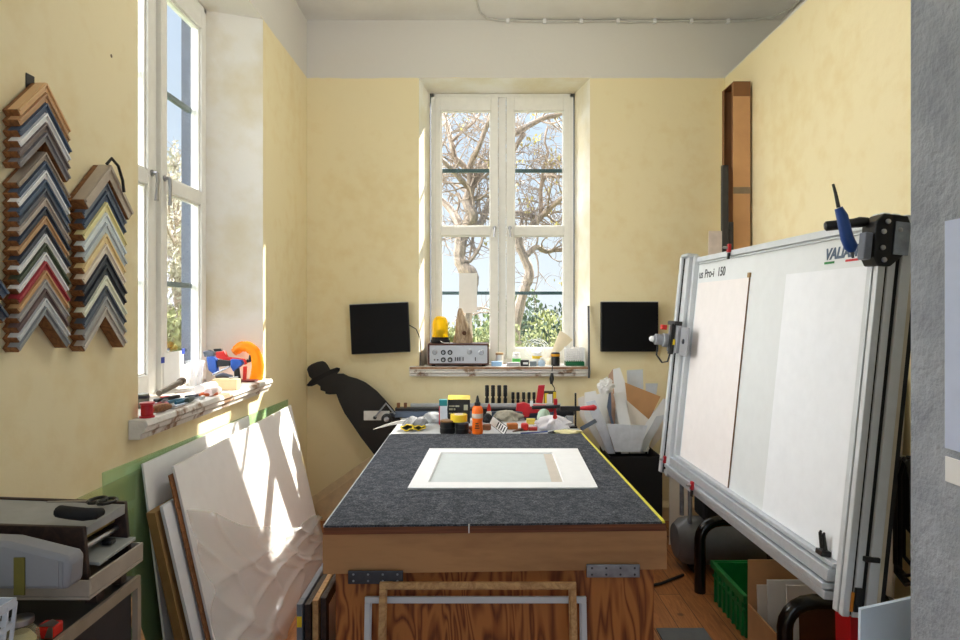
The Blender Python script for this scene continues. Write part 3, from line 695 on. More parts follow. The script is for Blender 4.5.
# grey door mat
tag(MB().box((.88,2.75,0.001),(1.12,3.20,.012)).build('floor_pad', M('grey_rubber_pad', (92,96,100), .8), bevel=.003), 'grey rubber pad on the plank floor beside the workbench', 'mat')
cbl = MB().tube([(.64,3.55,.10),(.80,3.62,.012),(1.05,3.72,.010),(1.22,3.84,.012)], .008, 8).build('floor_cable', RUBBER, smooth=True)
tag(cbl, 'black cable running over the planks from bench to compressor', 'cable')
# tall carton, black strip and pink-grey board in the far corner
tc_ = thing('tall_carton', 'very tall narrow brown carton standing in the corner', 'box', (1.80,4.5,0))
MB().box((1.742,4.40,0),(1.858,4.406,3.165)).build('front_wall', KRAFT, tc_)
MB().box((1.852,4.407,0),(1.858,4.60,3.165)).box((1.742,4.60,0),(1.858,4.606,3.165)).build('back_wall', DKRAFT, tc_)
MB().prism([(1.742,4.407,1.0),(1.742,4.407,2.55),(1.742,4.43,2.60),(1.742,4.43,3.165),(1.742,4.407,3.165)], (.005,0,0)).box((1.742,4.57,0),(1.747,4.599,3.165)).build('torn_side', DKRAFT, tc_)
MB().prism([(1.742,4.400,3.166),(1.858,4.400,3.166),(1.858,4.606,3.166),(1.742,4.606,3.166)], (0,0,.005)).build('top_flap', DKRAFT, tc_)
TAPE = M('grey_brown_tape', (128,112,92), .35)
MB().box((1.741,4.3985,2.40),(1.859,4.3998,2.445)).build('tape_band', TAPE, tc_); MB().box((1.741,4.3985,3.07),(1.859,4.3998,3.172)).build('tape_band', DKRAFT, tc_)
o = MB().prism([V((1.650,4.36,.001)), V((1.694,4.36,.001)), P(728.5,165,4.36), P(722.5,165,4.36)], (0,.03,0)).build('moulding_length', M('charcoal_moulding', (48,46,48), .6))
tag(o, 'long charcoal moulding length leaning upright in front of the tall brown carton', 'moulding')
o = MB().prism([V((1.696,4.365,.001)), V((1.730,4.365,.001)), P(733.5,222,4.365), P(729,222,4.365)], (0,.02,0)).build('moulding_length', M('charcoal_moulding', (48,46,48), .6)); tag(o, 'shorter charcoal moulding length beside the long one at the tall carton', 'moulding')
o = MB().prism([V((1.47,4.25,.001)), V((1.60,4.25,.001)), P(722,231,4.25), P(709,231,4.25)], (0,.008,0)).build('board_offcut', M('pinkish_grey_board', (206,192,186), .7))
tag(o, 'pinkish grey board offcut peeping over the far end of the cutter', 'board')
# ------------------------------------------------------------------ sheets and boards leaning on the long wall
def lean(y0, y1, xb, xt, zt, th, zb=.002, zt1=None):
    zt1 = zt if zt1 is None else zt1
    return MB().prism([(xb,y0,zb),(xb,y1,zb),(xt,y1,zt1),(xt,y0,zt)], (-th,0,0))
o = lean(2.24, 4.40, -1.285, -1.3195, 1.03, .004, zt1=.985).build('glass_sheet', GREENGLASS); tag(o, 'long green glass sheet leaning on the wall below the window', 'glass sheet')
o = lean(2.03, 3.0, -1.270, -1.3120, .985, .004).build('glass_sheet', glassmat('clear_sheet_glass', (.90,.97,.90), trans=.82, body=(.72,.74,.52))); tag(o, 'shorter clear glass sheet in front of the long green one beside the shelf unit', 'glass sheet')
o = lean(2.47, 3.6, -1.175, -1.300, 1.005, .008).build('leaning_board', WHITE); tag(o, 'white board with grooved face leaning behind the brown flat carton', 'board')
fcx = thing('flat_carton', 'slim brown flat carton with packed edge leaning between white boards', 'box', (-1.15,2.6,0))
lean(2.44, 3.5, -1.055, -1.240, .825, .034).build('carton_body', M('olive_kraft', (150,116,70), .8), fcx)
o = lean(2.46, 3.4, -1.026, -1.220, .845, .012).build('leaning_board', M('bluish_white_board', (222,226,234), .7, var=.03)); tag(o, 'bluish white board leaning just in front of the brown flat carton', 'board')
o = lean(2.530, 3.9, -1.013, -1.2285, .945, .005).build('leaning_board', WOODB); tag(o, 'thin brown fibreboard directly behind the large wrapped white board', 'board')
big = thing('wrapped_board', 'large white board half wrapped in clear plastic leaning under the window sill', 'board', (-1.1,3.35,0))
XB, XT, ZB = -1.0, -1.222, .975
lean(2.556, 4.14, XB, XT, ZB, .010, zt1=.985).build('board_sheet', WHITE, big)
def film_pt(s, t):
    ztop = lerp(.80, .10, min(1,s*1.0)) if s < .55 else lerp(.415, .26, (s-.55)/.45)
    z = .01+(ztop-.01)*t; y = lerp(2.555,4.16,s)
    bx = lerp(XB,XT,z/ZB)
    q = (s*7+t*4+.8*math.sin(6*s+3*t), s*4-t*9+1.1*math.sin(5*s-4*t), s*15+t*3+1.5*math.sin(8*t+3*s))
    cr = sum(w*(1-abs(math.sin(a)))**3 for a, w in zip(q, (.030,.026,.014)))
    x = bx+.008+.05*math.sin(math.pi*s)*(1-t)*.5+cr
    return (x, y+.012*math.sin(9*t), z+.014*math.sin(15*s)*t)
def film_mat():
    m, nt, b, out = newmat('crinkled_film'); nt.nodes.remove(b)
    bp = node(nt, 'ShaderNodeBump'); bp.inputs['Strength'].default_value = .55; bp.inputs['Distance'].default_value = .05
    nt.links.new(noise(nt, coords(nt, (1,1,1.3)), 3.2, 3, .5, 1.8), bp.inputs['Height'])
    tr = node(nt,'ShaderNodeBsdfTransparent'); tr.inputs[0].default_value = (.99,.99,.99,1)
    df = node(nt,'ShaderNodeBsdfDiffuse'); df.inputs[0].default_value = (.97,.97,.97,1)
    tl = node(nt,'ShaderNodeBsdfTranslucent'); tl.inputs[0].default_value = (.97,.97,.97,1)
    gl = node(nt,'ShaderNodeBsdfGlossy'); gl.inputs['Roughness'].default_value = .20
    for n_ in (gl,): nt.links.new(bp.outputs[0], n_.inputs['Normal'])
    def mix(f,a,b_):
        x = node(nt,'ShaderNodeMixShader'); x.inputs[0].default_value = f; nt.links.new(a.outputs[0], x.inputs[1]); nt.links.new(b_.outputs[0], x.inputs[2]); return x
    r = mix(.13, mix(.30, tr, mix(.3, df, tl)), gl); nt.links.new(r.outputs[0], out.inputs[0]); return m
MB().grid(film_pt, 110, 70).build('plastic_wrap', film_mat(), big, smooth=True, angle=180)
# frames stacked beside the bench
def small_frame(x, y0, y1, z, mat, label, sticker=False):
    r = thing('framed_backing', label, 'picture frame', (x,(y0+y1)/2,0), group=None)
    w = .045; d = .022
    mb = MB(); mb.box((x-d,y0,.0),(x,y0+w,z)).box((x-d,y1-w,0),(x,y1,z)).box((x-d,y0+w,z-w),(x,y1-w,z)).box((x-d,y0+w,0),(x,y1-w,w))
    mb.build('frame_moulding', mat, r, bevel=.003)
    MB().box((x-d+.004,y0+w,w),(x-d+.009,y1-w,z-w)).build('picture_backing', OFFW, r)
    if sticker: MB().box((x-.02,y0-.001,z-.085),(x-.002,y0-.0002,z-.045)).build('yellow_sticker', YELLOW, r)
small_frame(-.655, 2.36, 2.95, .515, M('slate_frame', (112,118,130), .4), 'slate grey picture frame with yellow sticker beside the workbench', True)
small_frame(-.628, 2.37, 2.9, .510, DWOOD, 'dark picture frame second out from the workbench cabinet')
small_frame(-.602, 2.38, 2.9, .520, OAK, 'golden oak picture frame between two dark ones beside the bench')
small_frame(-.574, 2.39, 2.9, .525, DWOOD, 'dark picture frame nearly touching the workbench cabinet')
# two empty frames leaning on the cabinet front
def empty_frame(name, label, x0, x1, ztop, yb, yt, w, d, mat):
    r = thing(name, label, 'picture frame', ((x0+x1)/2, yb, 0))
    up = V((0,yt-yb,ztop)).normalized(); nrm = V((0,-up.z,up.y)); T = frameT(V((0,yb,.002)), V((1,0,0)), up, nrm); h = V((0,yt-yb,ztop)).length
    for nm, lo, hi in (('rail',(x0,h-w,0),(x1,h,d)),('rail',(x0,0,0),(x1,w,d)),('stile',(x0,w,0),(x0+w,h-w,d)),('stile',(x1-w,w,0),(x1,h-w,d))):
        MB().box(lo,hi,T).build(nm, mat, r, bevel=.002)
    lip = MB()
    for lo, hi in (((x0+w,h-w-.004,0),(x1-w,h-w,d*.45)),((x0+w,w,0),(x1-w,w+.004,d*.45)),((x0+w,w+.004,0),(x0+w+.004,h-w-.004,d*.45)),((x1-w-.004,w+.004,0),(x1-w,h-w-.004,d*.45))): lip.box(lo,hi,T)
    lip.build('rebate', mat, r)
empty_frame('empty_frame', 'empty white frame leaning on the workbench cabinet behind the oak one', -.405, .374, .588, 2.195, 2.262, .020, .014, M('white_lacquer', (214,216,224), .45, var=.03))
empty_frame('empty_frame', 'empty light oak frame leaning in front of the white one', -.349, .334, .650, 2.135, 2.236, .022, .016, OAK)

# ------------------------------------------------------------------ corner samples of picture-frame moulding on the wall
TW = frameT(V((-1.324,0,0)), V((0,1,0)), V((0,0,1)), V((1,0,0)))
S7 = math.sqrt(.5)
def chevron(Y, Z, L, w, d, col, label, group, w2=None, off=.002, roll=0, Lr=None, flip=False, back=None):
    r = thing('frame_sample', label, 'moulding sample', (-1.324,Y,Z), group=group)
    T = TW @ Matrix.Translation((Y,Z,off)) @ Matrix.Rotation(roll,4,'Z')
    mat = M('moulding_%d_%d_%d' % col, tuple(min(250,int(v*1.12)+8) for v in col), .42, var=.06, scale=30)
    Lr = Lr or L
    for sg, LL in ((-1,L),(1,Lr)):
        s = sg*S7
        def pt(a, b, c): return T @ V((s*a - s*b*1.0 if False else s*(a-b)+0*c, -S7*(a+b), c))   # a along the arm, b across it (inwards)
        ps = [(0,0),(LL,0),(LL,w),(w,w)]
        pp = [T @ V((s*(a-b), -S7*(a+b), 0)) for a,b in ps]
        arm = MB().prism(pp, T.to_3x3() @ V((0,0,d))).build('arm', WOODB, r)
        # coloured face and raised outer lip
        ps2 = [(0,-.0012),(LL-.004,-.0012),(LL-.004,w*.98),(w,w*.98)]
        MB().prism([T @ V((s*(a-b), -S7*(a+b), d+.0002)) for a,b in ps2], T.to_3x3() @ V((0,0,.0018))).build('face', mat, arm)
        ps3 = [(0,0),(LL-.004,0),(LL-.004,w*.30),(w*.30,w*.30)]
        MB().prism([T @ V((s*(a-b), -S7*(a+b), d+.0021)) for a,b in ps3], T.to_3x3() @ V((0,0,.006))).build('lip', mat, arm, bevel=.001)
        # painted outer edge of the moulding
        ps4 = [(0,-.0014),(LL-.004,-.0014),(LL-.004,-.0002),(0,-.0002)]
        MB().prism([T @ V((s*(a-b), -S7*(a+b), d*.35)) for a,b in ps4], T.to_3x3() @ V((0,0,d*.65))).build('edge', mat, arm)
    return r
TAUPE=(150,138,124); SLATE=(66,80,100); DSL=(48,58,74); WHT=(232,230,224); TAN=(186,148,108); CRM=(236,224,196); GRY=(172,170,164)
names = {TAUPE:'taupe',SLATE:'slate blue',DSL:'dark slate',WHT:'white',TAN:'tan',CRM:'cream',GRY:'grey'}
ordn = ['topmost','second','third','fourth','fifth','sixth','seventh','eighth','ninth','tenth','eleventh','twelfth','thirteenth','fourteenth','fifteenth','sixteenth']
def stack(Y, z0, dz, L, w, d, cols, where, group):
    rg = random.Random(int(z0*100))
    for i, c in enumerate(cols):
        col, nm = c[0], c[1]
        lab = '%s moulding corner sample, %s down the %s' % (nm, ordn[i] if i else 'topmost', where) if i else '%s moulding corner sample, topmost of the %s' % (nm, where)
        chevron(Y+rg.uniform(-.0008,.0008), z0-i*dz, L, w, d, col, lab, group, roll=rg.uniform(-.003,.003), off=.003, Lr=L*rg.uniform(.94,1.02))
Z_ = lambda py, Y: 1.6+(310-py)*Y/640
YA, YR = 1.884, 2.186
R2 = math.sqrt(.5)
stack(YA, Z_(83,YA), .0292, .163, .0258*R2, .040, [((204,166,120),'light wood'),((176,138,100),'tan'),(SLATE,'slate blue'),(WHT,'white'),((108,96,94),'mauve brown'),((118,116,118),'steel grey')], 'short upper column', 'moulding samples in the upper column')
LC = [(TAUPE,'taupe'),(SLATE,'slate blue'),(WHT,'white'),((72,88,108),'blue grey'),((84,88,96),'charcoal grey'),((176,164,152),'greige'),(DSL,'dark slate'),(TAN,'tan'),((54,60,72),'near black'),((226,232,238),'cool white'),((62,72,56),'dark green'),((244,240,228),'ivory'),((150,44,54),'wine red'),((190,150,106),'honey brown'),((160,158,156),'mid grey'),((98,80,78),'dark mauve')]
stack(YA, Z_(152,YA), .0268, .163, .0236*R2, .038, LC, 'long column', 'moulding samples in the long column')
chevron(YA, Z_(152,YA)-16*.0268, .163, .0236*R2, .038, (196,198,198), 'pale silver moulding corner sample, lowest but one of the long column', 'moulding samples in the long column', off=.003)
chevron(YA, Z_(152,YA)-17*.0268, .163, .0236*R2, .038, (132,134,136), 'pewter moulding corner sample at the foot of the long column', 'moulding samples in the long column', off=.003)
RC = [((96,104,116),'stone grey'),(SLATE,'slate blue'),((232,206,150),'pale gold'),((208,216,222),'ice white'),((178,186,188),'silver'),((222,192,140),'honey gold'),((216,204,186),'beige'),((50,54,62),'charcoal'),((40,44,52),'black'),(CRM,'cream'),((70,78,90),'dark slate'),((150,150,148),'mid grey')]
stack(YR, Z_(181,YR), .0358, .183, .0322*R2, .040, RC, 'column beside the window', 'moulding samples in the column beside the window')
chevron(YR, Z_(181,YR)-12*.0358, .183, .0322*R2, .040, (168,160,150), 'taupe grey moulding corner sample at the foot of the column beside the window', 'moulding samples in the column beside the window', off=.003)
chevron(YR, Z_(165,YR), .205, .050*R2, .055, (166,152,136), 'thick taupe moulding corner sample clipped on top beside the window', 'moulding samples in the column beside the window', off=.003)
ck = thing('spring_clip', 'black clip with wire loop over the thick taupe corner sample', 'clip', (-1.25,2.21,2.12))
MB().tube([TW @ V((2.15,Z_(163,YR)-.012,.070)), TW @ V((2.17,Z_(163,YR)+.012,.075)), TW @ V((2.21,Z_(163,YR)-.005,.075)), TW @ V((2.235,Z_(163,YR)-.05,.076)), TW @ V((2.24,Z_(163,YR)-.09,.078))], .005, 8).build('clip_wire', BLACK, ck, smooth=True)
for k,(y,z,l) in enumerate(((1.605,Z_(240,1.6),'slate blue moulding corner sample, higher of the two cut off by the picture edge'),(1.605,Z_(265,1.6),'dark moulding corner sample, lower of the two cut off by the picture edge'))):
    chevron(y, z, .185, .024, .040, SLATE if k==0 else DSL, l, 'moulding samples at the picture edge', off=.003)
hk = MB().box((-1.324,1.865,2.02),(-1.3225,1.90,2.292)).build('hanging_strap', BLACK); tag(hk, 'flat black hanging strap behind the short column of moulding samples', 'strap')

# ------------------------------------------------------------------ black screens and the cut-out silhouette on the far wall
def screen(name, label, c0, c1, rot, d=.045):
    a, b = P(*c0,4.86), P(*c1,4.86); ctr = (a+b)/2; w = b.x-a.x; h = a.z-b.z
    r = thing(name, label, 'screen', (ctr.x,4.88,ctr.z-h/2)); T = upright((ctr.x,4.835,ctr.z), 0, rot, 0)
    MB().box((-w/2,0,-h/2),(w/2,d-.006,h/2),T).build('housing', BLACK, r, bevel=.003)
    MB().box((-w/2+.006,-.004,-h/2+.006),(w/2-.006,-.0005,h/2-.006),T).build('screen_face', SCREEN, r)
    MB().box((-w/2,-.001,h/2+.0005),(w/2,.03,h/2+.0035),T).build('top_edge', LGREY, r)
    MB().box((-.06,d-.005,-.06),(.06,d+.019,.06),T).build('wall_bracket', DSTEEL, r)
screen('flat_screen', 'black square screen hanging crooked on the wall above the silhouette', (351,303.5), (409.5,353), -.045)
screen('flat_screen', 'black square screen hanging straight above the bin of offcuts', (600.5,302), (657.5,351.5), .0)
o = MB().tube([P(409,325,4.84), P(416,329,4.85), P(420,338,4.85), P(421,352,4.86), P(420,366,4.80)], .004, 6).build('screen_cable', RUBBER, smooth=True); tag(o, 'thin black cable from the crooked screen to the window board', 'cable')
sil = thing('silhouette_cutout', 'black wooden cut-out of a stooping man in a hat leaning on the far wall', 'cut-out figure', (-.9,4.8,0))
pts = [(45,265),(50,268),(60,268),(74,262),(83,268),(84,279),(90,281),(97,283),(98,289),(108,291),(128,290),(136,312),(150,342),(172,374),(196,410),(222,444),(250,480),(280,520),(300,560),(312,640),(420,640),(400,560),(372,480),(345,420),(318,372),(285,330),(262,304),(240,281),(210,258),(186,247),(163,241),(147,233),(130,233),(137,224),(137,218),(128,216),(110,222),(103,209),(96,201),(88,198),(75,200),(60,206),(50,213),(46,221),(52,240),(60,248),(52,256)]
pl = [P(290+x/2.78, 290+y/2.78, 4.80) for x,y in pts]
for p in pl:
    p.z = max(p.z, .002); p.y = 4.81
    if p.z < .93: p.x = min(p.x, -.575)
o = MB().prism(pl, (0,.012,0)).build('figure', M('black_cutout_paint', (26,25,27), .55, var=.25, scale=8), sil)
brim = MB().prism([P(290+x/2.78,290+y/2.78,4.80)+V((0,.002,0)) for x,y in ((45,265),(52,268),(100,240),(137,224),(137,217),(128,216),(100,228),(60,248))], (0,.006,0)).build('hat_brim', BLACKM, sil)

lp = MB().prism([P(309,499,4.84),P(376,453,4.84),P(390,470,4.84),P(324,520,4.84)], (0,.018,0)).prism([P(314,504,4.84)+V((0,-.001,0)),P(380,458,4.84)+V((0,-.001,0)),P(381,460,4.84)+V((0,-.001,0)),P(315,506,4.84)+V((0,-.001,0))], (0,-.006,0))  # sloping pale strip with one raised line along it
tag(lp.build('slanted_strip', M('cream_strip', (232,214,176), .6)), 'cream strip at a slant low on the far wall behind the bench', 'plank')
# ------------------------------------------------------------------ bin with mat-board offcuts
bn = thing('offcut_bin', 'black open bin full of board offcuts behind the workbench', 'bin', (1.02,4.42,0))
x0,x1,y0,y1,zt = .872,1.225,4.30,4.66,.612
bm_ = MB().box((x0,y0,0),(x1,y1,.012)).box((x0,y0,.012),(x0+.008,y1,zt)).box((x1-.008,y0,.012),(x1,y1,zt)).box((x0+.008,y0,.012),(x1-.008,y0+.008,zt)).box((x0+.008,y1-.008,.012),(x1-.008,y1,zt))
bm_.build('bin_body', BLACKM, bn)
off = [
 ('pale grey offcut standing upright deepest in the bin on the wall side', GREYB, [(330,55),(415,50),(428,300),(345,300)], 4.63),
 ('short grey offcut beside the tall pale grey one against the wall', GREYB, [(430,125),(495,125),(497,300),(440,300)], 4.615),
 ('narrow pinkish brown offcut behind the tall white sliver', M('pink_brown_board',(196,160,134),.8), [(232,82),(258,45),(272,160),(262,330),(244,330)], 4.595),
 ('tall white sliver of board sticking up highest from the bin', WHITE, [(256,50),(292,40),(325,130),(340,330),(300,330),(262,160)], 4.575),
 ('large kraft brown offcut tilted in the bin', KRAFT, [(320,120),(510,195),(450,315),(400,480),(360,480),(330,210)], 4.555),
 ('white wedge offcut below the kraft brown one', OFFW, [(330,215),(448,318),(428,480),(352,480)], 4.535),
 ('white board offcut slanting out of the bin towards the bench', PAPER, [(104,174),(163,164),(192,240),(262,500),(205,500),(140,380),(104,300)], 4.515),
 ('mid white offcut in front of the tall white sliver', WHITE, [(260,180),(310,170),(326,250),(352,345),(372,480),(312,480)], 4.495),
 ('slate blue strip standing among the white offcuts', NAVY, [(236,165),(246,165),(248,295),(300,480),(284,480),(224,252)], 4.475),
 ('bluish grey slanted offcut on the bench side of the bin', M('blue_grey_board',(218,223,233),.75), [(112,225),(160,215),(215,330),(268,500),(228,500)], 4.455),
 ('long white offcut leaning from the bin towards the cutter', WHITE, [(525,205),(551,214),(540,292),(425,480),(385,480),(432,338)], 4.435),
 ('grey offcut strip lying along the long white one towards the cutter', GREYB, [(488,300),(538,292),(430,480),(388,480)], 4.415),
 ('large blue grey offcut across the mouth of the bin', M('blue_grey_board',(218,223,233)), [(220,340),(440,350),(400,490),(268,490)], 4.385),
]
off = [('broad white sheet at the heart of the heap in the bin', PAPER, [(150,190),(235,165),(330,190),(430,340),(430,480),(230,480),(150,330)], 4.6),
 ('cream offcut beside the column of the cutter at the side of the heap', OFFW, [(500,330),(548,300),(560,360),(505,500),(440,500)], 4.645),
 ('narrow white offcut crossing the kraft brown one', PAPER, [(300,300),(316,292),(452,470),(440,490),(420,490)], 4.545),
 ('cream offcut low on the bench side of the heap', OFFW, [(68,205),(100,192),(130,300),(215,500),(190,500),(80,300)], 4.525)] + off
for lab, m_, poly, Y in off:
    ym = max(y for x,y in poly)
    if ym < 480: poly = [(x, 500 if y > ym-45 else y) for x,y in poly]
    pp = [P(565+x/5.333, 360+y/5.333, Y) for x,y in poly]
    for p in pp: p.x = max(x0+.012, min(x1-.012, p.x)) if p.z < zt+.02 else p.x
    pp = [V((p.x, p.y, p.z)) for p in pp]
    c = sum(pp, V((0,0,0)))/len(pp)
    for p in pp: p.y = Y-(p.z-.62)*0.0
    tag(MB().prism(pp, (0,.004,0)).build('board_offcut', m_), lab, 'offcut', 'board offcuts in the black bin')
cr = MB(); rg = random.Random(4); cc = P(606,386,4.44)
def crump(s,t):
    a = s*2*math.pi; b = (t-.5)*math.pi; r = .045*(1+.35*math.sin(5*a+3*b)*math.cos(4*b+a)+.2*math.sin(11*a-7*b))
    return (cc.x+r*1.1*math.cos(a)*math.cos(b), cc.y+.35*r*math.sin(a)*math.cos(b), cc.z+r*math.sin(b))
o = cr.grid(crump, 22, 12).build('crumpled_paper', PAPER); tag(o, 'crumpled white paper caught on top of the white offcuts', 'paper')

# ------------------------------------------------------------------ shelf unit and machine in the near corner
su = thing('shelf_unit', 'dark shelf unit with pale edged top below the moulding samples', 'shelf unit', (-1.08,1.2,0))
ED = M('pale_shelf_edge', (150,134,116), .6)
MB().box((-1.318,.78,.908),(-.868,1.615,.928)).build('top_board', DARKLAM, su)
MB().box((-.8678,.78,.904),(-.858,1.618,.930)).build('top_edge', ED, su)
MB().box((-.872,1.604,0),(-.858,1.62,.9035)).build('side_edge', ED, su)
MB().box((-.884,.79,0),(-.874,1.603,.906)).build('side_panel', DARKLAM, su); MB().box((-1.318,.79,0),(-1.308,1.603,.906)).build('side_panel', DARKLAM, su)
MB().box((-1.307,1.593,0),(-.885,1.603,.906)).build('end_panel', DARKLAM, su)
MB().box((-1.307,.80,.42),(-.885,1.592,.436)).build('shelf', DARKLAM, su)
# feet that lift the tray
mch = thing('mounting_press', 'grey and beige mounting machine with roller standing on the shelf unit', 'machine', (-1.05,1.47,.93))
MB().box((-.90,1.46,.931),(-.875,1.49,.968)).box((-.90,1.56,.931),(-.875,1.585,.968)).box((-1.2,1.46,.931),(-1.17,1.58,.968)).build('rubber_feet', DWOOD, mch)
tray = MB(); xa, xb, ya, yb = -1.26, -.848, 1.39, 1.612
tray.box((xa,ya,.969),(xb,yb,.976)).box((xa,ya,.9765),(xb,ya+.006,1.012)).box((xb-.006,ya+.0065,.9765),(xb,yb,1.016)).box((xa,yb-.006,.9765),(xb-.0065,yb,1.016)).box((xa,ya+.0065,.9765),(xa+.006,yb-.0065,1.012))
tray.build('tray', BEIGEP, mch, bevel=.002)
for y, z0 in ((1.425,1.115),(1.592,1.122)):
    MB().prism([(-1.25,y,.977),(-.872,y,.977),(-.884,y,z0),(-1.25,y,z0+.012)], (0,.013,0)).build('side_plate', DWOOD, mch, bevel=.002)
MB().prism([(-1.248,1.4385,1.126),(-.888,1.4385,1.112),(-.888,1.591,1.117),(-1.248,1.591,1.131)], (0,0,-.016)).build('top_cover', M('grey_cover',(158,160,160),.45), mch)
MB().prism([(-.889,1.4385,1.094),(-.888,1.4385,1.112),(-.888,1.591,1.117),(-.889,1.591,1.094)], (.006,0,0)).build('front_fascia', M('grey_cover',(176,178,178)), mch)
for z, x, m_ in ((1.058,-.905,CHROME),(1.078,-.915,M('brass_bar',(150,128,70),.4,.6))): MB().tube([(x,1.439,z),(x,1.591,z)], .008, 12).build('roller', m_, mch, smooth=True)
MB().prism([(-.965,1.45,1.028),(-.862,1.45,1.020),(-.862,1.604,1.024),(-.965,1.59,1.032)], (0,0,.008)).build('feed_plate', M('feed_plate_grey',(164,166,162),.45), mch, bevel=.002)
MB().box((-.91,1.535,1.034),(-.885,1.56,1.046)).build('thumb_knob', BLACK, mch, bevel=.004)
MB().box((-1.245,1.4386,.978),(-.98,1.590,1.10)).build('inner_housing', BLACKM, mch)
# grey plastic hood in front
hp = thing('plastic_hood', 'grey plastic machine hood with olive tape lying on the tray', 'cover', (-1.0,1.32,1.03))
MB().prism([(-1.22,1.30,1.030),(-.838,1.30,1.030),(-.834,1.30,1.088),(-.844,1.30,1.098),(-.965,1.30,1.128),(-1.22,1.30,1.138)], (0,.055,0)).build('hood_shell', M('hood_grey', (142,143,149), .5, var=.04), hp, bevel=.010, smooth=True)
MB().box((-.858,1.2985,1.034),(-.856,1.2999,1.09)).box((-.850,1.2985,1.034),(-.848,1.2999,1.088)).build('moulded_rib', M('hood_grey',(172,172,178)), hp)
MB().box((-.945,1.2965,1.022),(-.923,1.2992,1.098)).build('tape_strip', M('olive_tape', (112,104,44), .4), hp)
# things on the machine
hdl = thing('padded_strap', 'black padded curved strap lying on the grey machine top', 'strap', (-.96,1.44,1.14))
MB().tube([(-.962,1.470,1.142),(-.955,1.455,1.142),(-.925,1.447,1.141),(-.895,1.447,1.138),(-.872,1.455,1.137),(-.868,1.470,1.137)], [.010,.014,.0145,.0145,.013,.009], 12).build('padded_grip', BLACKM, hdl, smooth=True)
scs = thing('scissors', 'black handled scissors lying on the grey machine top', 'scissors', (-.92,1.54,1.135))
for c in ((-.905,1.553),(-.932,1.560)): MB().tube([(c[0]+.019*math.cos(a*.6283),c[1]+.026*math.sin(a*.6283),1.1365) for a in range(11)], .004, 8).build('finger_ring', BLACK, scs, smooth=True)
MB().prism([(-.95,1.55,1.134),(-1.04,1.535,1.138),(-1.04,1.541,1.138),(-.95,1.562,1.134)], (0,0,.0025)).build('blade', CHROME, scs)
# basket, jar, packet
bk = thing('plastic_basket', 'white perforated plastic basket on the near end of the shelf unit', 'basket', (-.95,1.08,.93))
def basket_side(a, b, z0, z1, n, rows):
    mb = MB(); a, b = V(a), V(b)
    for i in range(n+1):
        p = lerp(a,b,i/n); q = lerp(a,b,i/n)*1.0
        mb.bar((p.x,p.y,z0),(p.x+(p.x+.95)*.10,p.y+(p.y-1.08)*.10,z1), .006, .004, up=(b-a).normalized())
    for k in range(rows+1):
        t = k/rows; s = 1+.10*t
        pa = V((-.95+(a.x+.95)*s, 1.08+(a.y-1.08)*s, lerp(z0,z1,t))); pb = V((-.95+(b.x+.95)*s, 1.08+(b.y-1.08)*s, lerp(z0,z1,t)))
        mb.bar(pa,pb,.004,.010 if k<rows else .016)
    return mb
WB_ = M('bluish_white_plastic', (206,212,224), .45, var=.03)
ws = MB()
cs_ = [(-1.06,1.03),(-.875,1.03),(-.875,1.185),(-1.06,1.185)]
for k in range(4):
    a, b = cs_[k], cs_[(k+1)%4]; m_ = basket_side((*a,0),(*b,0),.934,1.055,11 if k%2==0 else 8,3); ws.add(m_.v, m_.f)
ws.build('basket_wall', WB_, bk)
MB().box((-1.06,1.03,.9285),(-.875,1.185,.934)).build('basket_floor', WB_, bk)
jr = thing('glass_jar', 'round clear jar of cord behind the white basket', 'jar', (-.875,1.225,.93))
MB().lathe([(.022,.0),(.029,.004),(.032,.02),(.029,.04),(.020,.050),(.020,.057)], upright((-.900,1.255,.9290)), 22).build('jar_body', glassmat('jar_glass',(.95,.93,.84),trans=.8,body=(.85,.8,.6)), jr, smooth=True)
MB().lathe([(.015,.0),(.024,.004),(.026,.02),(.015,.036)], upright((-.900,1.255,.9335)), 18).build('cord_roll', M('cream_cord',(214,202,160),.8), jr, smooth=True)
MB().lathe([(.022,0),(.022,.010),(.018,.012)], upright((-.900,1.255,.9865)), 22).build('jar_lid', CHROME, jr, smooth=True)
pk = thing('foil_packet', 'small red and silver packet on the shelf unit beside the jar', 'packet', (-.88,1.32,.93))
o = MB().box((-.905,1.30,.9305),(-.868,1.335,.955)).build('packet_body', REDP, pk, bevel=.004)
MB().prism([(-.884,1.299,.934),(-.867,1.299,.934),(-.867,1.299,.956),(-.876,1.299,.956)], (0,-.001,0)).prism([(-.90,1.302,.9556),(-.868,1.302,.9556),(-.868,1.32,.9556),(-.89,1.333,.9556)], (0,0,.001)).build('foil', CHROME, pk)
o = MB().bar((-.990,1.70,1.0),(-.70,1.74,.003), .010, .022, up=(0,1,0)).build('wood_strip', OAK); tag(o, 'pale wood strip leaning at an angle behind the shelf unit', 'wood strip')
# narrow posters and switch on the near jamb
tag(MB().box((1.0455,1.18,1.29),(1.0495,1.44,1.80)).build('blue_notice', M('pale_blue_card', (196,208,236), .5, var=.03)), 'pale blue card pinned to the rough grey jamb', 'card')
tag(MB().box((1.0455,1.24,1.215),(1.0495,1.44,1.272)).build('switch_plate', WHITE, bevel=.002), 'white switch plate on the grey jamb below the blue card', 'switch')
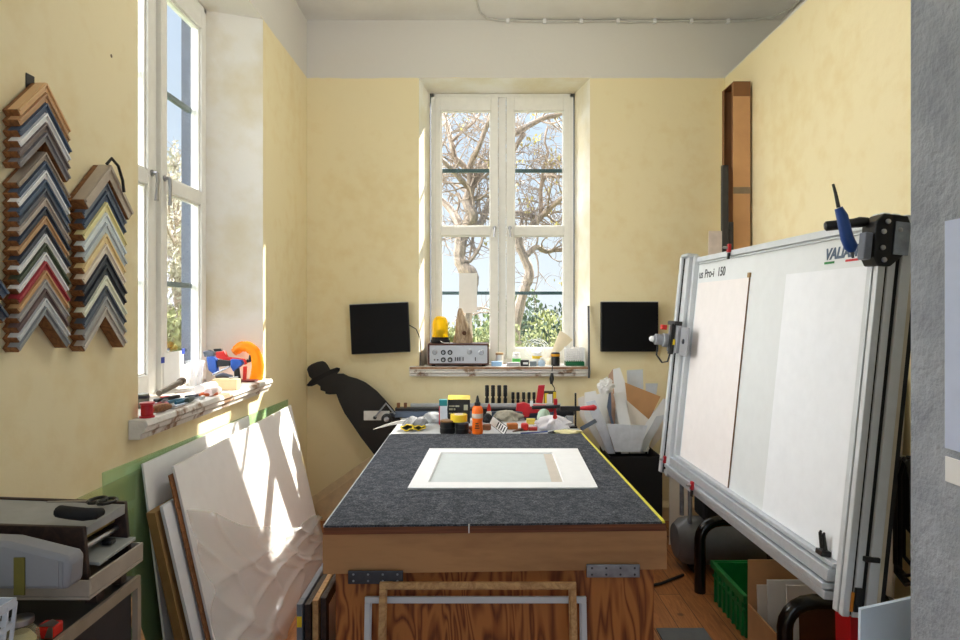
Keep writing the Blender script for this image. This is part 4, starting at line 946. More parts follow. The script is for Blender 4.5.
# ------------------------------------------------------------------ tools and clutter on the back of the workbench
ZB_ = .8412
def yb(py, z=ZB_): return (EYE-z)*F/(py-310)
def PB(px, py, z=ZB_): return P(px, py, yb(py,z))
def lump(name, label, cat, c, r, mat, seed, amp=.25, fr=(3,5), flat=0, group=None, nu=36, nv=18):
    rg = random.Random(seed); ph = [rg.uniform(0,6.3) for _ in range(6)]
    def fn(s,t):
        a = s*2*math.pi; b = (t-.5)*math.pi
        k = 1+amp*math.sin(fr[0]*a+ph[0])*math.cos(b)*math.cos(3*b+ph[1])+amp*.6*math.sin(fr[1]*a+4*b+ph[2])*math.cos(b)+amp*.35*math.sin(9*a-5*b+ph[3])*math.cos(b)
        z = max(math.sin(b)*(1+amp*.5*math.sin(4*a+ph[4])*math.cos(b)), -.55)
        return (c[0]+r[0]*k*math.cos(a)*math.cos(b), c[1]+r[1]*k*math.sin(a)*math.cos(b), c[2]+r[2]*(z+.55))
    return tag(MB().grid(fn,nu,nv).build(name, mat, smooth=True, angle=40), label, cat, group)
# long rail trimmer against the wall
rt = thing('rail_trimmer', 'long blue grey rail trimmer with white guide across the back of the bench', 'trimmer', (.0,4.58,ZB_))
MB().box((-.60,4.50,ZB_),(.60,4.66,.885)).build('trimmer_bed', NAVY, rt, bevel=.004)
MB().box((-.60,4.52,.8855),(.60,4.60,.905)).build('black_guide', BLACK, rt)
MB().box((-.50,4.605,.8855),(.58,4.63,.926)).build('white_guide', LGREY, rt, bevel=.002)
MB().box((-.82,4.515,.822),(-.64,4.53,.886)).build('side_plate', M('dull_white_metal',(206,204,200),.5), rt)
MB().box((-.639,4.51,.848),(-.601,4.56,.872)).build('plate_arm', DSTEEL, rt)
MB().tube([P(375,417,4.50), P(386,403.5,4.50), P(395,414,4.50)], .007, 8).build('wire_bracket', STEEL, rt, smooth=True)
MB().lathe([(.012,0),(.014,.006),(.006,.01)], upright(P(375,417.5,4.512), math.pi/2,0,0), 6).build('bracket_nut', BLACK, rt)
wl = MB().lathe([(.010,-.014),(.030,-.014),(.038,-.008),(.038,.008),(.030,.014),(.010,.014)], upright(V((-.652,4.475,.838)), math.pi/2,0,0), 22).build('wheel', RUBBER, rt, smooth=True)
MB().lathe([(.018,.0145),(.016,.018),(.005,.020)], upright(V((-.652,4.475,.838)), math.pi/2,0,0), 16).build('hub', CHROME, wl)
for x in (-.58,-.53): MB().tube([(x,4.55,.9055),(x,4.55,.94)], .012, 8).build('clamp_knob', WOODB, rt)
# white plastic spreader
sp_ = MB().prism([P(373,429.5,4.10)+V((0,0,.0)), P(386,426.5,4.10), P(402,423.5,4.15), P(406,420,4.15), P(396,421.5,4.12), P(384,425,4.10)], (0,.010,0))
tag(sp_.build('putty_spreader', PAPER), 'white pointed spreader poking off the bench corner by the silhouette', 'spreader')
# grey glove with yellow cuff
gl = thing('work_glove', 'grey work glove with yellow cuffed opening at the bench corner', 'glove', PB(413,431))
g0 = PB(413,431.5); GM = M('grey_knit',(122,124,128),.9,bmp=.4,bscale=200)
def cuff(s,t,dx,ph):
    a = s*2*math.pi; w = .036*(1-.25*t)*(1+.10*math.sin(3*a+ph)); h = (.016+.020*math.sin(math.pi*min(1,t*1.1)*.8))*(1+.18*math.sin(2*a+ph)*(1-t))
    return (g0.x+dx*(1-.3*t)+w*math.cos(a)+.02*t, g0.y+.16*t+.012*math.sin(a+ph), ZB_+.009+h+h*.92*math.sin(a)+.004*math.sin(5*a+9*t))
for dx, ph in ((-.040,.4),(.036,2.0)):
    hnd = MB().grid(lambda s,t: cuff(s,t,dx,ph), 28, 10)
    for j in range(4): hnd.tube([(g0.x+dx*.6-.012+.013*j, g0.y+.14, ZB_+.024), (g0.x+dx*.6-.014+.020*j, g0.y+.19, ZB_+.026), (g0.x+dx*.6-.015+.022*j, g0.y+.225, ZB_+.014)], [.011,.010,.007], 8)
    hnd.build('glove_hand', GM, gl, smooth=True, angle=60)
    MB().tube([V(cuff(k/24,0,dx,ph))+V((0,-.002,0)) for k in range(25)], .0036, 6).build('yellow_cuff', YELLOW, gl, smooth=True)
lump('grey_cloth', 'folded light grey cloth between the glove and the black jars', 'cloth', PB(433,422), (.070,.06,.045), M('pale_grey_cloth',(176,178,180),.9), 3, .16)
# jars, tape, cartons, bottle
def jar(name, label, p, r, h, lidm):
    t = thing(name, label, 'jar', p)
    MB().lathe([(r*.95,0),(r,.006),(r,h*.40),(r*.94,h*.42),(r*.94,h*.46),(r,h*.48),(r,h*.85),(r*.9,h*.88)], Matrix.Translation(p), 26).build('jar_body', BLACK, t, smooth=True)
    MB().lathe([(r*.96,0),(r*.96,h*.10),(r*.9,h*.12)], Matrix.Translation(p+V((0,0,h*.885))), 26).build('jar_lid', lidm, t, smooth=True); return t
jp1, jp2 = PB(447.5,433), PB(462,433.4)
jar('black_jar', 'black jar with amber rimmed lid standing nearer the glove', jp1, .047, .080, M('amber_lid',(122,84,40),.45))
jar('black_jar', 'black jar under the yellow tape roll beside the orange bottle', jp2, .042, .070, DSTEEL)
tp = thing('tape_roll', 'roll of yellow adhesive tape lying on a black jar', 'tape', jp2+V((-.03,.02,.072)))
Tt = Matrix.Translation(jp2+V((-.02,.025,.0710)))
MB().lathe([(.028,0),(.052,0),(.052,.042),(.028,.042),(.028,0)], Tt, 30).build('tape_winding', YELLOW, tp, smooth=True)
MB().lathe([(.024,.001),(.0275,.001),(.0275,.046),(.024,.046),(.024,.001)], Tt, 24).build('tape_core', OFFW, tp, smooth=True)
b1 = thing('blade_carton', 'black carton with yellow top and white print behind the yellow tape', 'carton', (-.14,4.30,ZB_))
MB().box((-.215,4.28,ZB_),(-.067,4.36,1.000)).build('carton_body', M('black_card',(34,34,36),.5), b1)
MB().prism([(-.215,4.28,1.0005),(-.067,4.28,1.0005),(-.067,4.36,1.018),(-.215,4.36,1.018)], (0,0,.002)).build('yellow_lid', YELLOW, b1)
pm = MB()
for (a,b,c,d) in ((.05,.30,.70,.76),(.34,.52,.70,.76),(.05,.22,.56,.64),(.26,.34,.56,.64),(.05,.20,.40,.45),(.24,.30,.40,.45)): pm.box((lerp(-.215,-.067,a),4.279,lerp(ZB_,1.0,c)),(lerp(-.215,-.067,b),4.2798,lerp(ZB_,1.0,d)))
pm.build('printed_lettering', M('pale_print',(176,174,150),.5), b1)
MB().box((lerp(-.215,-.067,.72),4.279,.93),(lerp(-.215,-.067,.90),4.2798,.966)).build('printed_picture', M('pale_print',(176,174,150)), b1)
b2 = thing('glue_carton', 'narrow white and teal carton beside the black carton', 'carton', (-.25,4.22,ZB_))
MB().box((-.270,4.23,ZB_),(-.2185,4.28,.965)).build('carton_body', M('silver_card',(206,214,222),.4), b2)
MB().box((-.270,4.2295,.9655),(-.2185,4.28,1.005)).build('teal_end', M('teal_card',(34,126,132),.45), b2); MB().box((-.2715,4.2294,.842),(-.2655,4.2299,.965)).build('red_stripe', RED, b2)
ob = thing('glue_bottle', 'orange squeeze bottle with black nozzle in the middle of the clutter', 'bottle', PB(477.5,434))
p0 = PB(477.5,434)
MB().lathe([(.026,0),(.032,.004),(.034,.02),(.031,.08),(.034,.095),(.034,.145),(.029,.165),(.018,.175)], Matrix.Translation(p0), 26).build('bottle_body', ORANGE, ob, smooth=True)
MB().lathe([(.0345,.100),(.0345,.128)], Matrix.Translation(p0), 26).build('paper_label', M('grey_label',(206,190,178),.5), ob, smooth=True)
lb = MB()
for k in range(3): lb.box((-.016+.002*k,-.0352,.038+.014*k),(.012-.003*k,-.0322,.045+.014*k), Matrix.Translation(p0))
lb.build('printed_lettering', M('brown_print',(150,60,14),.5), ob)
MB().lathe([(.019,.174),(.019,.192),(.013,.196),(.010,.215),(.005,.232),(.004,.236)], Matrix.Translation(p0), 18).build('nozzle_cap', BLACK, ob, smooth=True)
# bit card, blocks, rags
bc_ = thing('bit_card', 'white slotted card with black edge tilted beside the orange bottle', 'card', PB(500,432))
q = [P(488.5,418.5,4.02), P(509,434,3.96), P(513,431,4.02), P(493,416.5,4.10)]; q = [P(488.5,417.5,4.08), P(491.5,426.5,4.0), P(511,434,3.945), P(511.5,431.5,3.97), P(493.5,418.5,4.10)]
e1 = (P(508,433.4,3.95)-P(489,418.6,4.08)).normalized(); org = P(489.5,422.8,4.0)
e2 = V((0,.35,1)).normalized(); e2 = (e2-e1*e2.dot(e1)).normalized(); e3 = e1.cross(e2); TK = frameT(org,e1,e2,e3)
MB().box((-.0,-.005,-.004),(.145,.050,.0),TK).build('black_holder', BLACK, bc_); 
wc_ = MB().box((.003,-.002,.0002),(.142,.047,.0014),TK).build('white_face', PAPER, bc_)
for k in range(4): MB().box((.062+.02*k,.006,.0015),(.071+.02*k,.042,.0024),TK).build('slot', BLACK, bc_)
def blk(name, label, cat, px, py, sx, sy, sz, mat, rz=0, z=ZB_, bevel=.002):
    p = PB(px,py); T = upright((p.x,p.y+sy/2,z),0,0,rz)
    return tag(MB().box((-sx/2,-sy/2,0),(sx/2,sy/2,sz),T).build(name, mat, bevel=bevel), label, cat)
blk('sanding_block','brown sanding block half hidden by the orange bottle nearer the jars','block',470,431.5,.04,.05,.028,M('rust_block',(140,76,44),.8),.1)
blk('sanding_block','brown sanding block between the orange bottle and the slotted card','block',487,430.2,.05,.05,.032,M('brown_block',(132,88,60),.8),-.1)
blk('cork_block','orange brown cork block behind the slotted card','block',512.5,429.5,.065,.05,.035,M('cork',(190,116,58),.85),.15)
blk('yellow_sponge','small yellow sponge block in the middle of the bench clutter','sponge',531,424.5,.055,.04,.034,M('sponge_yellow',(222,196,92),.9,bmp=.5,bscale=120),.1)
lump('dust_rag','crumpled beige and grey rag behind the slotted card','rag', PB(507,420.5), (.085,.05,.046), M('beige_rag',(168,162,146),.9,var=.35,scale=12), 8, .3)
lump('dark_rag','dark crumpled rag beside the beige one','rag', PB(487.5,422.5), (.030,.03,.040), M('black_rag',(40,40,42),.9), 18, .25)
rc_ = thing('tape_measure', 'red tape measure with black band lying before the plastic bag', 'tape measure', PB(525,431))
p = PB(525.5,431); MB().box((p.x-.026,p.y,ZB_),(p.x+.020,p.y+.05,ZB_+.045)).build('case', REDP, rc_, bevel=.010); MB().box((p.x+.0205,p.y+.005,ZB_),(p.x+.075,p.y+.035,ZB_+.022)).build('tape_tongue', M('dull_red',(170,44,36),.5), rc_, bevel=.003)
bag = lump('plastic_bag','crumpled white plastic bag with red mark on the bench','bag', PB(553,429.0), (.098,.05,.056), M('bag_white',(226,222,226),.35,var=.08), 12, .34, (5,9), nu=64, nv=28)
rm = MB().lathe([(.006,0),(.014,0),(.014,.003),(.006,.003),(.006,0)], upright(P(555,417.0,3.985), math.pi/2,0,0), 18).build('red_mark', REDP, bag)
lump('green_wrap','pale green plastic wrap bundle behind the white bag','wrap', PB(544,423)+V((0,.02,0)), (.04,.03,.060), M('pale_green_plastic',(186,208,190),.4), 14, .2)
tag(MB().tube([PB(548,434.2)+V((0,0,.009)), PB(556,433.4)+V((0,0,.012)), PB(566,432.2)+V((0,0,.012))], [.004,.009,.010], 8).build('craft_knife', BLACK, smooth=True), 'black craft knife lying in front of the white bag', 'knife')
tag(MB().tube([PB(521,435.0)+V((0,.03,.005)), PB(536,434.2)+V((0,.03,.005)), PB(548,433.2)+V((0,.03,.005))], .0045, 6).build('blue_pencil', M('pencil_blue',(28,62,128),.4)), 'blue pencil lying along the edge of the grey felt', 'pencil')
lump('cream_cloth','cream cloth lying on the bench edge near the yellow tape strip','cloth', PB(567,433.5), (.085,.030,.016), M('cream_rag',(232,222,172),.9), 22, .25)
st = MB().bar(P(581,429,4.06), P(596,420.5,4.16), .026, .006, up=(0,-1,.4)); tag(st.build('slate_lever', NAVY, bevel=.002), 'slate blue flat lever sticking out past the bench corner', 'handle')
blk('black_charger','black box behind the orange bottle at the middle of the bench','box',485.5,419.5,.05,.05,.075,BLACK,.1)
tag(MB().tube([PB(470,436.0)+V((0,.05,.010)), PB(466,433.5)+V((0,.12,.010))], .010, 10).build('lip_tube', M('rust_tube',(126,66,40),.5), smooth=True), 'short rust brown tube lying between the black jars and the bottle', 'tube')
tag(MB().tube([PB(513,433.5)+V((0,.02,.008)), PB(519,432)+V((0,.02,.010)), PB(523,431.4)+V((0,.02,.010))], [.003,.009,.009], 8).build('bradawl', M('dark_wood_grip',(92,58,36),.5), smooth=True), 'small brown handled bradawl between the slotted card and the red tape measure', 'awl')
# red mitre clamp
rv = thing('mitre_vice', 'red cast mitre vice with tall lever at the back of the bench', 'vice', (.36,4.42,.84))
yv = 4.42
MB().prism([P(x,y,yv) for x,y in ((516,411),(517,404),(524,402.5),(530,405),(546,405),(549,408),(553,408),(553,412),(530,413.5),(529,417.5),(523,417.5),(523,412))], (0,.05,0)).build('vice_body', RED, rv, bevel=.004)
MB().prism([P(x,y,yv-.012) for x,y in ((536,403),(538.5,385.5),(545,385),(542.5,403.5))], (0,.022,0)).build('lever', RED, rv, bevel=.003)
MB().prism([P(x,y,yv+.01) for x,y in ((554,419),(554,399),(557.5,399),(557.5,419))], (0,.03,0)).build('fence_post', RED, rv, bevel=.003)
MB().tube([P(532,407.5,yv-.012), P(560,406.5,yv-.012)], .012, 10).build('screw_rod', BLACK, rv, smooth=True)
MB().box((.31,yv-.004,ZB_),(.50,yv+.055,.8475)).build('base_plate', DSTEEL, rv)
MB().box((P(530,409,yv).x,yv-.004,.935),(P(533,409,yv).x,yv-.0005,.975)).build('white_label', WHITE, rv)
# bar clamp with red grip
fcp = thing('bar_clamp', 'black bar clamp with red wooden grip standing at the bench end', 'clamp', (.62,4.10,ZB_))
yc = 4.12
MB().bar(P(575.5,429,yc)+V((0,0,.012)), P(575.5,393,yc), .020, .010, up=(1,0,0)).build('bar', BLACK, fcp, bevel=.002)
MB().bar(P(560,408.5,yc), P(580,408.5,yc), .022, .030).build('sliding_arm', BLACK, fcp, bevel=.003)
MB().tube([P(579.5,408.5,yc), P(582,408.2,yc), P(588,408.0,yc), P(594,407.6,yc), P(596.5,407.5,yc)], [.009,.013,.016,.020,.010], 14).build('grip', RED, fcp, smooth=True)
MB().box((P(560,425,yc).x,yc-.02,ZB_+.001),(P(577,425,yc).x,yc+.02,ZB_+.012)).build('fixed_jaw', BLACK, fcp)
# black tool behind the white bag, with light body
pw = thing('power_tool', 'grey and black corded tool lying between the mitre vice and the bar clamp', 'power tool', PB(565,422))
MB().tube([P(557,413,4.33), P(566,411,4.32), P(574,412,4.30)], [.028,.034,.026], 14).build('tool_body', BLACKM, pw, smooth=True)
MB().box((P(566,420,4.3).x,4.27,ZB_),(P(573,420,4.3).x,4.31,.892)).build('tool_foot', GREYP, pw, bevel=.004)
# yellow and black level with card
yl = thing('yellow_holder', 'yellow and black holder carrying a white card behind the red lever', 'holder', (.5,4.68,.84))
MB().box((P(544,404,4.70).x,4.69,.8412),(P(556,404,4.70).x,4.72,1.005)).build('holder_body', M('dark_holder',(60,54,30),.5), yl, bevel=.004)
MB().box((P(544.5,404,4.70).x,4.682,.90),(P(548,404,4.70).x,4.6895,.99)).box((P(553,404,4.70).x,4.682,.90),(P(556,404,4.70).x,4.6895,1.0)).build('yellow_side', YELLOW, yl, bevel=.002)
MB().box((P(547,404,4.67).x,4.675,.90),(P(552.5,404,4.67).x,4.6815,.985)).build('white_card', PAPER, yl)
rg_ = thing('red_tip_glue', 'small white glue tube with red tip left of the red vice', 'glue', PB(489,415)); rg_['label'] = 'small white glue tube with red tip standing behind the dark rag'
pp_ = P(489,409,4.42); pp_.z = ZB_
MB().lathe([(.016,0),(.018,.02),(.018,.055),(.010,.062)], Matrix.Translation(pp_), 14).build('tube_body', OFFW, rg_, smooth=True); MB().lathe([(.014,.0625),(.014,.085),(.006,.105),(.004,.112)], Matrix.Translation(pp_), 14).build('red_tip', REDP, rg_, smooth=True)
# rack with black handled tools
rk = thing('tool_rack', 'low black wooden rack along the wall holding black handled tools', 'rack', (.2,4.80,.84))
MB().box((.0,4.765,.8412),(.42,4.81,.900)).build('rack_block', BLACKM, rk, bevel=.003)
def handle(x, z0, h, r, lab):
    t = thing('ridged_tool', lab, 'tool', (x,4.787,z0), group='black handled tools in the wall rack')
    pr = [(r*.6,.0),(r*.9,.004),(r*.9,h*.28),(r*.62,h*.32),(r*.62,h*.38),(r*.92,h*.42)]
    for k in range(5): pr += [(r,h*(.46+.09*k)),(r*.90,h*(.50+.09*k))]
    pr += [(r,h*.93),(r*.8,h),(.003,h)]
    MB().lathe(pr, Matrix.Translation((x,4.787,z0)), 14).build('grip', BLACK, t, smooth=True)
    MB().tube([(x,4.787,z0-.0),(x,4.787,z0+.004)], r*.5, 8).build('shank', STEEL, t)
ords = ['first','second','third','fourth','fifth']
for k,px in enumerate((487,493,499.2,505.3)):
    handle(P(px,400,4.787).x, .9005, P(px,385.2,4.787).z-.9005, .0155, 'tall black ridged tool handle, %s from the window post side of the rack'%ords[k] if 0 else 'tall black ridged tool handle in the wall rack, %s counting from the bottle side'%ords[k])
for k,px in enumerate((513,518,523.6,529,534)):
    handle(P(px,400,4.787).x, .9005, P(px,392.2,4.787).z-.9005, .0125, 'short black tool handle in the wall rack, %s counting from the tall ones'%ords[k])

# ------------------------------------------------------------------ things on the far window board
SB = 1.1725
am = thing('stereo_amplifier', 'silver faced stereo amplifier in brown wood case on the window board', 'amplifier', (-.16,4.98,SB))
ax0, ax1, ay = -.396, .068, 4.86
AW = wood('amplifier_walnut', (92,52,38), (64,34,26), 6, (6,1,1))
az0, az1 = SB+.012, 1.343
cse = MB(); cse.box((ax0,ay,az0),(ax0+.012,ay+.24,az1)).box((ax1-.012,ay,az0),(ax1,ay+.24,az1)).box((ax0+.0125,ay,az1-.012),(ax1-.0125,ay+.24,az1)).box((ax0+.0125,ay,az0),(ax1-.0125,ay+.24,az0+.010)).box((ax0+.0125,ay+.225,az0+.0105),(ax1-.0125,ay+.24,az1-.0125))
cse.build('wood_case', AW, am, bevel=.001)
MB().box((ax0+.0125,ay+.004,az0+.0105),(ax1-.0125,ay+.010,az1-.0125)).build('face_plate', M('amp_silver',(204,206,212),.35,.5,.03), am)
def apx(x,y): return P(410+x/5.05, 300+y/5.05, ay)
for x,y,r,m_ in ((125,263,.020,CHROME),(168,265,.017,CHROME),(202,265,.017,CHROME),(300,262,.020,CHROME),(360,265,.021,CHROME),(168,302,.017,CHROME),(202,302,.017,CHROME),(124,302,.006,BLACK),(140,302,.006,BLACK)):
    p = apx(x,y); 
    k_ = MB().lathe([(r,0),(r,.004),(r*.8,.006),(r*.8,.020),(r*.7,.022)], upright((p.x,ay+.0035,p.z), math.pi/2,0,0), 20).build('knob', BLACK if r == .017 else m_, am, smooth=True)
    if r == .017: MB().lathe([(r*1.12,.0005),(r*1.12,.002),(r*1.02,.002),(r*1.02,.0005)], upright((p.x,ay+.0035,p.z), math.pi/2,0,0), 20).build('scale_ring', BLACK, k_); MB().lathe([(r*.62,.0222),(r*.58,.0235)], upright((p.x,ay+.0035,p.z), math.pi/2,0,0), 16).build('knob_cap', CHROME, k_)
for x in (229,241,252,268,330): p = apx(x,298); MB().box((p.x-.0035,ay-.010,p.z-.014),(p.x+.0035,ay+.0035,p.z+.014)).build('push_button', BLACK, am, bevel=.001)
for x in (ax0+.04,ax1-.04):
    for y in (ay+.03,ay+.2): MB().lathe([(.014,0),(.016,.0115)], Matrix.Translation((x,y,SB)), 12).build('foot', BLACK, am)
be = thing('warning_beacon', 'amber warning beacon on black base on top of the amplifier', 'beacon', (-.31,4.98,1.3435))
bp = Matrix.Translation((-.309,4.98,1.3435))
MB().lathe([(.070,0),(.074,.006),(.074,.022),(.066,.030),(.066,.042),(.060,.046)], bp, 28).build('beacon_base', BLACKM, be, smooth=True)
AMB = glassmat('amber_dome', (1.0,.82,.05), trans=.5, body=(1.0,.70,.03))
MB().lathe([(.062,.0465),(.064,.056),(.061,.062),(.061,.14),(.056,.172),(.045,.194),(.028,.206),(.004,.210)], bp, 28).build('amber_dome', AMB, be, smooth=True)
MB().lathe([(.020,.047),(.020,.07),(.034,.072),(.036,.10),(.012,.105)], bp, 16).build('reflector', DSTEEL, be, smooth=True)
MB().tube([(-.30,4.902,1.360),(-.285,4.88,1.352),(-.27,4.885,1.347),(-.24,4.92,1.3465)], .0035, 6).build('beacon_lead', WHITE, be, smooth=True)
dw = thing('driftwood', 'weathered driftwood piece with a knot hole standing on the amplifier', 'driftwood', (-.135,5.03,1.3435))
rg = random.Random(9); DWM = wood('grey_driftwood', (206,184,156), (150,126,100), 9, (1,1,5), .8)
def drift(s,t):
    a = s*2*math.pi; wv = (1-t)**.8; x0 = -.135+(-.02*t)
    r = .012+.055*wv*(1+.18*math.sin(3*a+5*t)+.12*math.sin(7*a+9*t))
    kn = math.exp(-((a-4.9)**2)/.05-((t-.28)**2)/.004)
    return (x0+r*1.05*math.cos(a), 5.03+(r*.6-.02*kn)*math.sin(a), 1.3437+.27*t+.012*math.sin(4*a)*wv*t)
mb = MB().grid(drift, 40, 26); mb.build('driftwood_body', DWM, dw, smooth=True, angle=60)
MB().lathe([(.012,0),(.017,.003),(.011,.0065),(.004,.0066)], upright((-.122,4.991,1.42), math.pi/2,0,0), 14).build('knot_hole', M('knot_brown',(88,56,36),.8), dw, smooth=True)
tag(MB().box((P(459,300,5.19).x,5.1915,P(459,313,5.19).z),(P(477,300,5.19).x,5.1935,P(459,273,5.19).z)).build('window_note', PAPER), 'blank white paper sheet stuck to the pane above the driftwood', 'paper')
def sx(px, Y=4.92): return (px-480)*Y/F
def sbox(name, label, cat, x0, x1, h, Y, d, mat, extra=None):
    a, b = sx(x0,Y), sx(x1,Y); o = MB().box((a,Y,SB),(b,Y+d,SB+h)).build(name, mat, bevel=.002); return tag(o, label, cat)
def scan(name, label, cat, px, Y, prof, mat, lid=None, lidm=None, band=None, bandm=None):
    p = V((sx(px,Y),Y,SB)); t = thing(name, label, cat, p); T = Matrix.Translation(p)
    MB().lathe(prof, T, 20).build('container_body', mat, t, smooth=True)
    if lid: MB().lathe(lid, T, 20).build('screw_lid', lidm, t, smooth=True)
    if band: MB().lathe(band, T, 20).build('label_band', bandm, t, smooth=True)
scan('cream_cup','cream cup with brown rim beside the amplifier','cup',499.5,5.0,[(.024,0),(.028,.02),(.030,.078)],OFFW,[(.031,.0785),(.031,.092),(.027,.094)],M('tan_lid',(178,142,98),.5))
sbox('blue_box','flat pale blue box on the window board next to the amplifier','box',491.5,502,.034,4.87,.06,M('pale_blue_box',(150,186,222),.5))
scan('green_label_jar','white jar with bright green label on the window board','jar',516.5,5.0,[(.030,0),(.033,.004),(.033,.068),(.026,.074)],WHITE,[(.028,.0745),(.028,.092),(.025,.094)],WHITE,[(.0335,.018),(.0335,.050)],M('bright_green',(92,196,92),.5))
sbox('grey_case','flat grey case in front of the green labelled jar','case',507,520,.028,4.865,.06,M('mid_grey_case',(172,172,176),.5))
bw = thing('black_case','small black case with white window on the window board','case',(sx(524),4.87,SB))
MB().box((sx(520.5,4.87),4.87,SB),(sx(529,4.87),4.91,SB+.046)).build('case_body', BLACK, bw, bevel=.002); MB().box((sx(523,4.87),4.869,SB+.014),(sx(528,4.87),4.8698,SB+.030)).build('white_label', WHITE, bw)
scan('yellow_label_pot','white pot with yellow label on the window board','pot',537,5.01,[(.034,0),(.038,.005),(.038,.078),(.032,.086)],WHITE,[(.034,.0865),(.034,.10),(.03,.102)],WHITE,[(.0385,.048),(.0385,.070)],YELLOW)
sbox('steel_box','small steel grey box before the yellow labelled pot','box',530,536.5,.036,4.87,.05,M('steel_grey_box',(136,146,152),.4,.4))
scan('blue_bottle','pale blue bottle between the yellow labelled pot and the black pot','bottle',541.5,4.90,[(.024,0),(.028,.004),(.028,.030),(.018,.042),(.012,.046)],M('pale_blue_plastic',(190,214,234),.35),[(.013,.0465),(.013,.062),(.010,.064)],WHITE)
scan('black_pot','black pot with yellow band near the basket','pot',555.5,4.90,[(.030,0),(.033,.004),(.033,.062),(.030,.070)],BLACK,[(.034,.0705),(.034,.096),(.030,.102),(.012,.106)],BLACK,[(.0352,.074),(.0352,.092)],M('amber_band',(232,164,30),.4))
wr = MB()
rg = random.Random(2)
for k in range(7):
    a0 = rg.uniform(0,6); cx, cz = sx(535+rg.uniform(-4,5),5.1), SB+.10+rg.uniform(0,.05)
    wr.tube([(cx+.07*math.cos(a0+i*.5)*(1+.03*i), 5.09+.02*math.sin(i), max(SB+.01, cz+.06*math.sin(a0+i*.5))) for i in range(10)], .0022, 5)
tag(wr.build('wire_tangle', M('white_wire',(228,230,232),.4), smooth=True), 'tangle of thin white wire standing behind the small pots', 'wire')
cn = thing('paper_cone', 'cream paper cone leaning on the window post behind the black pot', 'cone', (sx(560),5.05,SB))
def cone(s,t):
    a = s*2*math.pi; c0 = V((sx(550,5.02),5.02,SB+.045)); c1 = V((sx(566,5.07),5.07,SB+.225)); ax = (c1-c0).normalized(); x = ax.cross(V((0,1,0))).normalized(); y = ax.cross(x)
    r = .012+.050*t; return c0+(c1-c0)*t+(x*math.cos(a)+y*math.sin(a)*.55)*r*(1+.06*math.sin(5*a))
MB().grid(cone, 26, 10).build('cone_sheet', M('cream_fabric',(234,220,190),.85,var=.06), cn, smooth=True)
MB().lathe([(.03,0),(.03,.035),(.012,.050)], Matrix.Translation((sx(550,5.02),5.02,SB)), 14).build('cone_foot', M('cream_fabric',(234,220,190)), cn, smooth=True)
bkt = thing('wire_basket', 'small white woven basket on a green tray at the board end', 'basket', (sx(575.5,4.93),4.95,SB))
bx0, bx1, by0, by1 = sx(566,4.89), sx(584.5,4.89), 4.89, 4.99
MB().box((bx0,by0,SB),(bx1,by1,SB+.034)).build('green_tray', M('deep_green_plastic',(18,100,58),.45), bkt, bevel=.003)
wv = MB()
for i in range(9):
    x = lerp(bx0+.004,bx1-.004,i/8); wv.bar((x,by0+.004,SB+.0345),(x,by0+.002,SB+.125),.007,.003,up=(0,1,0)); wv.bar((x,by1-.004,SB+.0345),(x,by1-.002,SB+.145),.007,.003,up=(0,1,0))
for i in range(5):
    y = lerp(by0+.008,by1-.008,i/4); wv.bar((bx0+.004,y,SB+.0345),(bx0-.002,y,SB+.125),.007,.003,up=(1,0,0)); wv.bar((bx1-.004,y,SB+.0345),(bx1+.002,y,SB+.135),.007,.003,up=(1,0,0))
for k in range(6):
    z = SB+.045+.016*k; wv.box((bx0-.001,by0+.0005,z),(bx1+.001,by0+.0055,z+.008)); wv.box((bx0-.001,by1-.0055,z),(bx1+.001,by1-.0005,z+.008)); wv.box((bx0-.001,by0+.006,z),(bx0+.004,by1-.006,z+.008)); wv.box((bx1-.004,by0+.006,z),(bx1+.001,by1-.006,z+.008))
wv.build('woven_side', WHITE, bkt)
lump('white_tissue','loose white tissue heaped in the woven basket','tissue',(lerp(bx0,bx1,.5),4.94,SB+.05),(.052,.034,.058),PAPER,31,.2)
tag(MB().tube([(sx(584.5,5.03),5.03,SB),(sx(581,5.07),5.07,SB+.27)], [.008,.007], 8).build('white_stick', OFFW), 'white stick leaning on the reveal behind the basket', 'stick')
tag(MB().tube([P(589,378,4.812),P(589,352,4.812),P(588.5,306,4.885)], .008, 8).build('grey_rod', M('grey_rod_metal',(92,92,94),.5,.5)), 'thin grey rod leaning at the end of the far window board', 'rod')  # rod leans back to the wall at its top, nothing holds it up
hc = thing('hanging_clamp', 'small black clamp on a cord hanging below the window board', 'clamp', (sx(551,4.80),4.80,1.0))
MB().tube([(sx(553,4.83),4.88,SB+.005),(sx(552.5,4.80),4.806,SB+.004),(sx(552,4.80),4.797,1.14)], .004, 6).build('cord', BLACK, hc, smooth=True)
MB().tube([P(552,373,4.797),P(551.8,379,4.797),P(551.5,384,4.797)], [.010,.017,.010], 10).build('clamp_body', BLACK, hc, smooth=True)
MB().tube([P(552,384,4.797),P(554.5,388,4.797),P(554,395,4.797)], [.005,.004,.004], 6).build('cord_tail', M('olive_cord',(80,74,40),.6), hc, smooth=True)

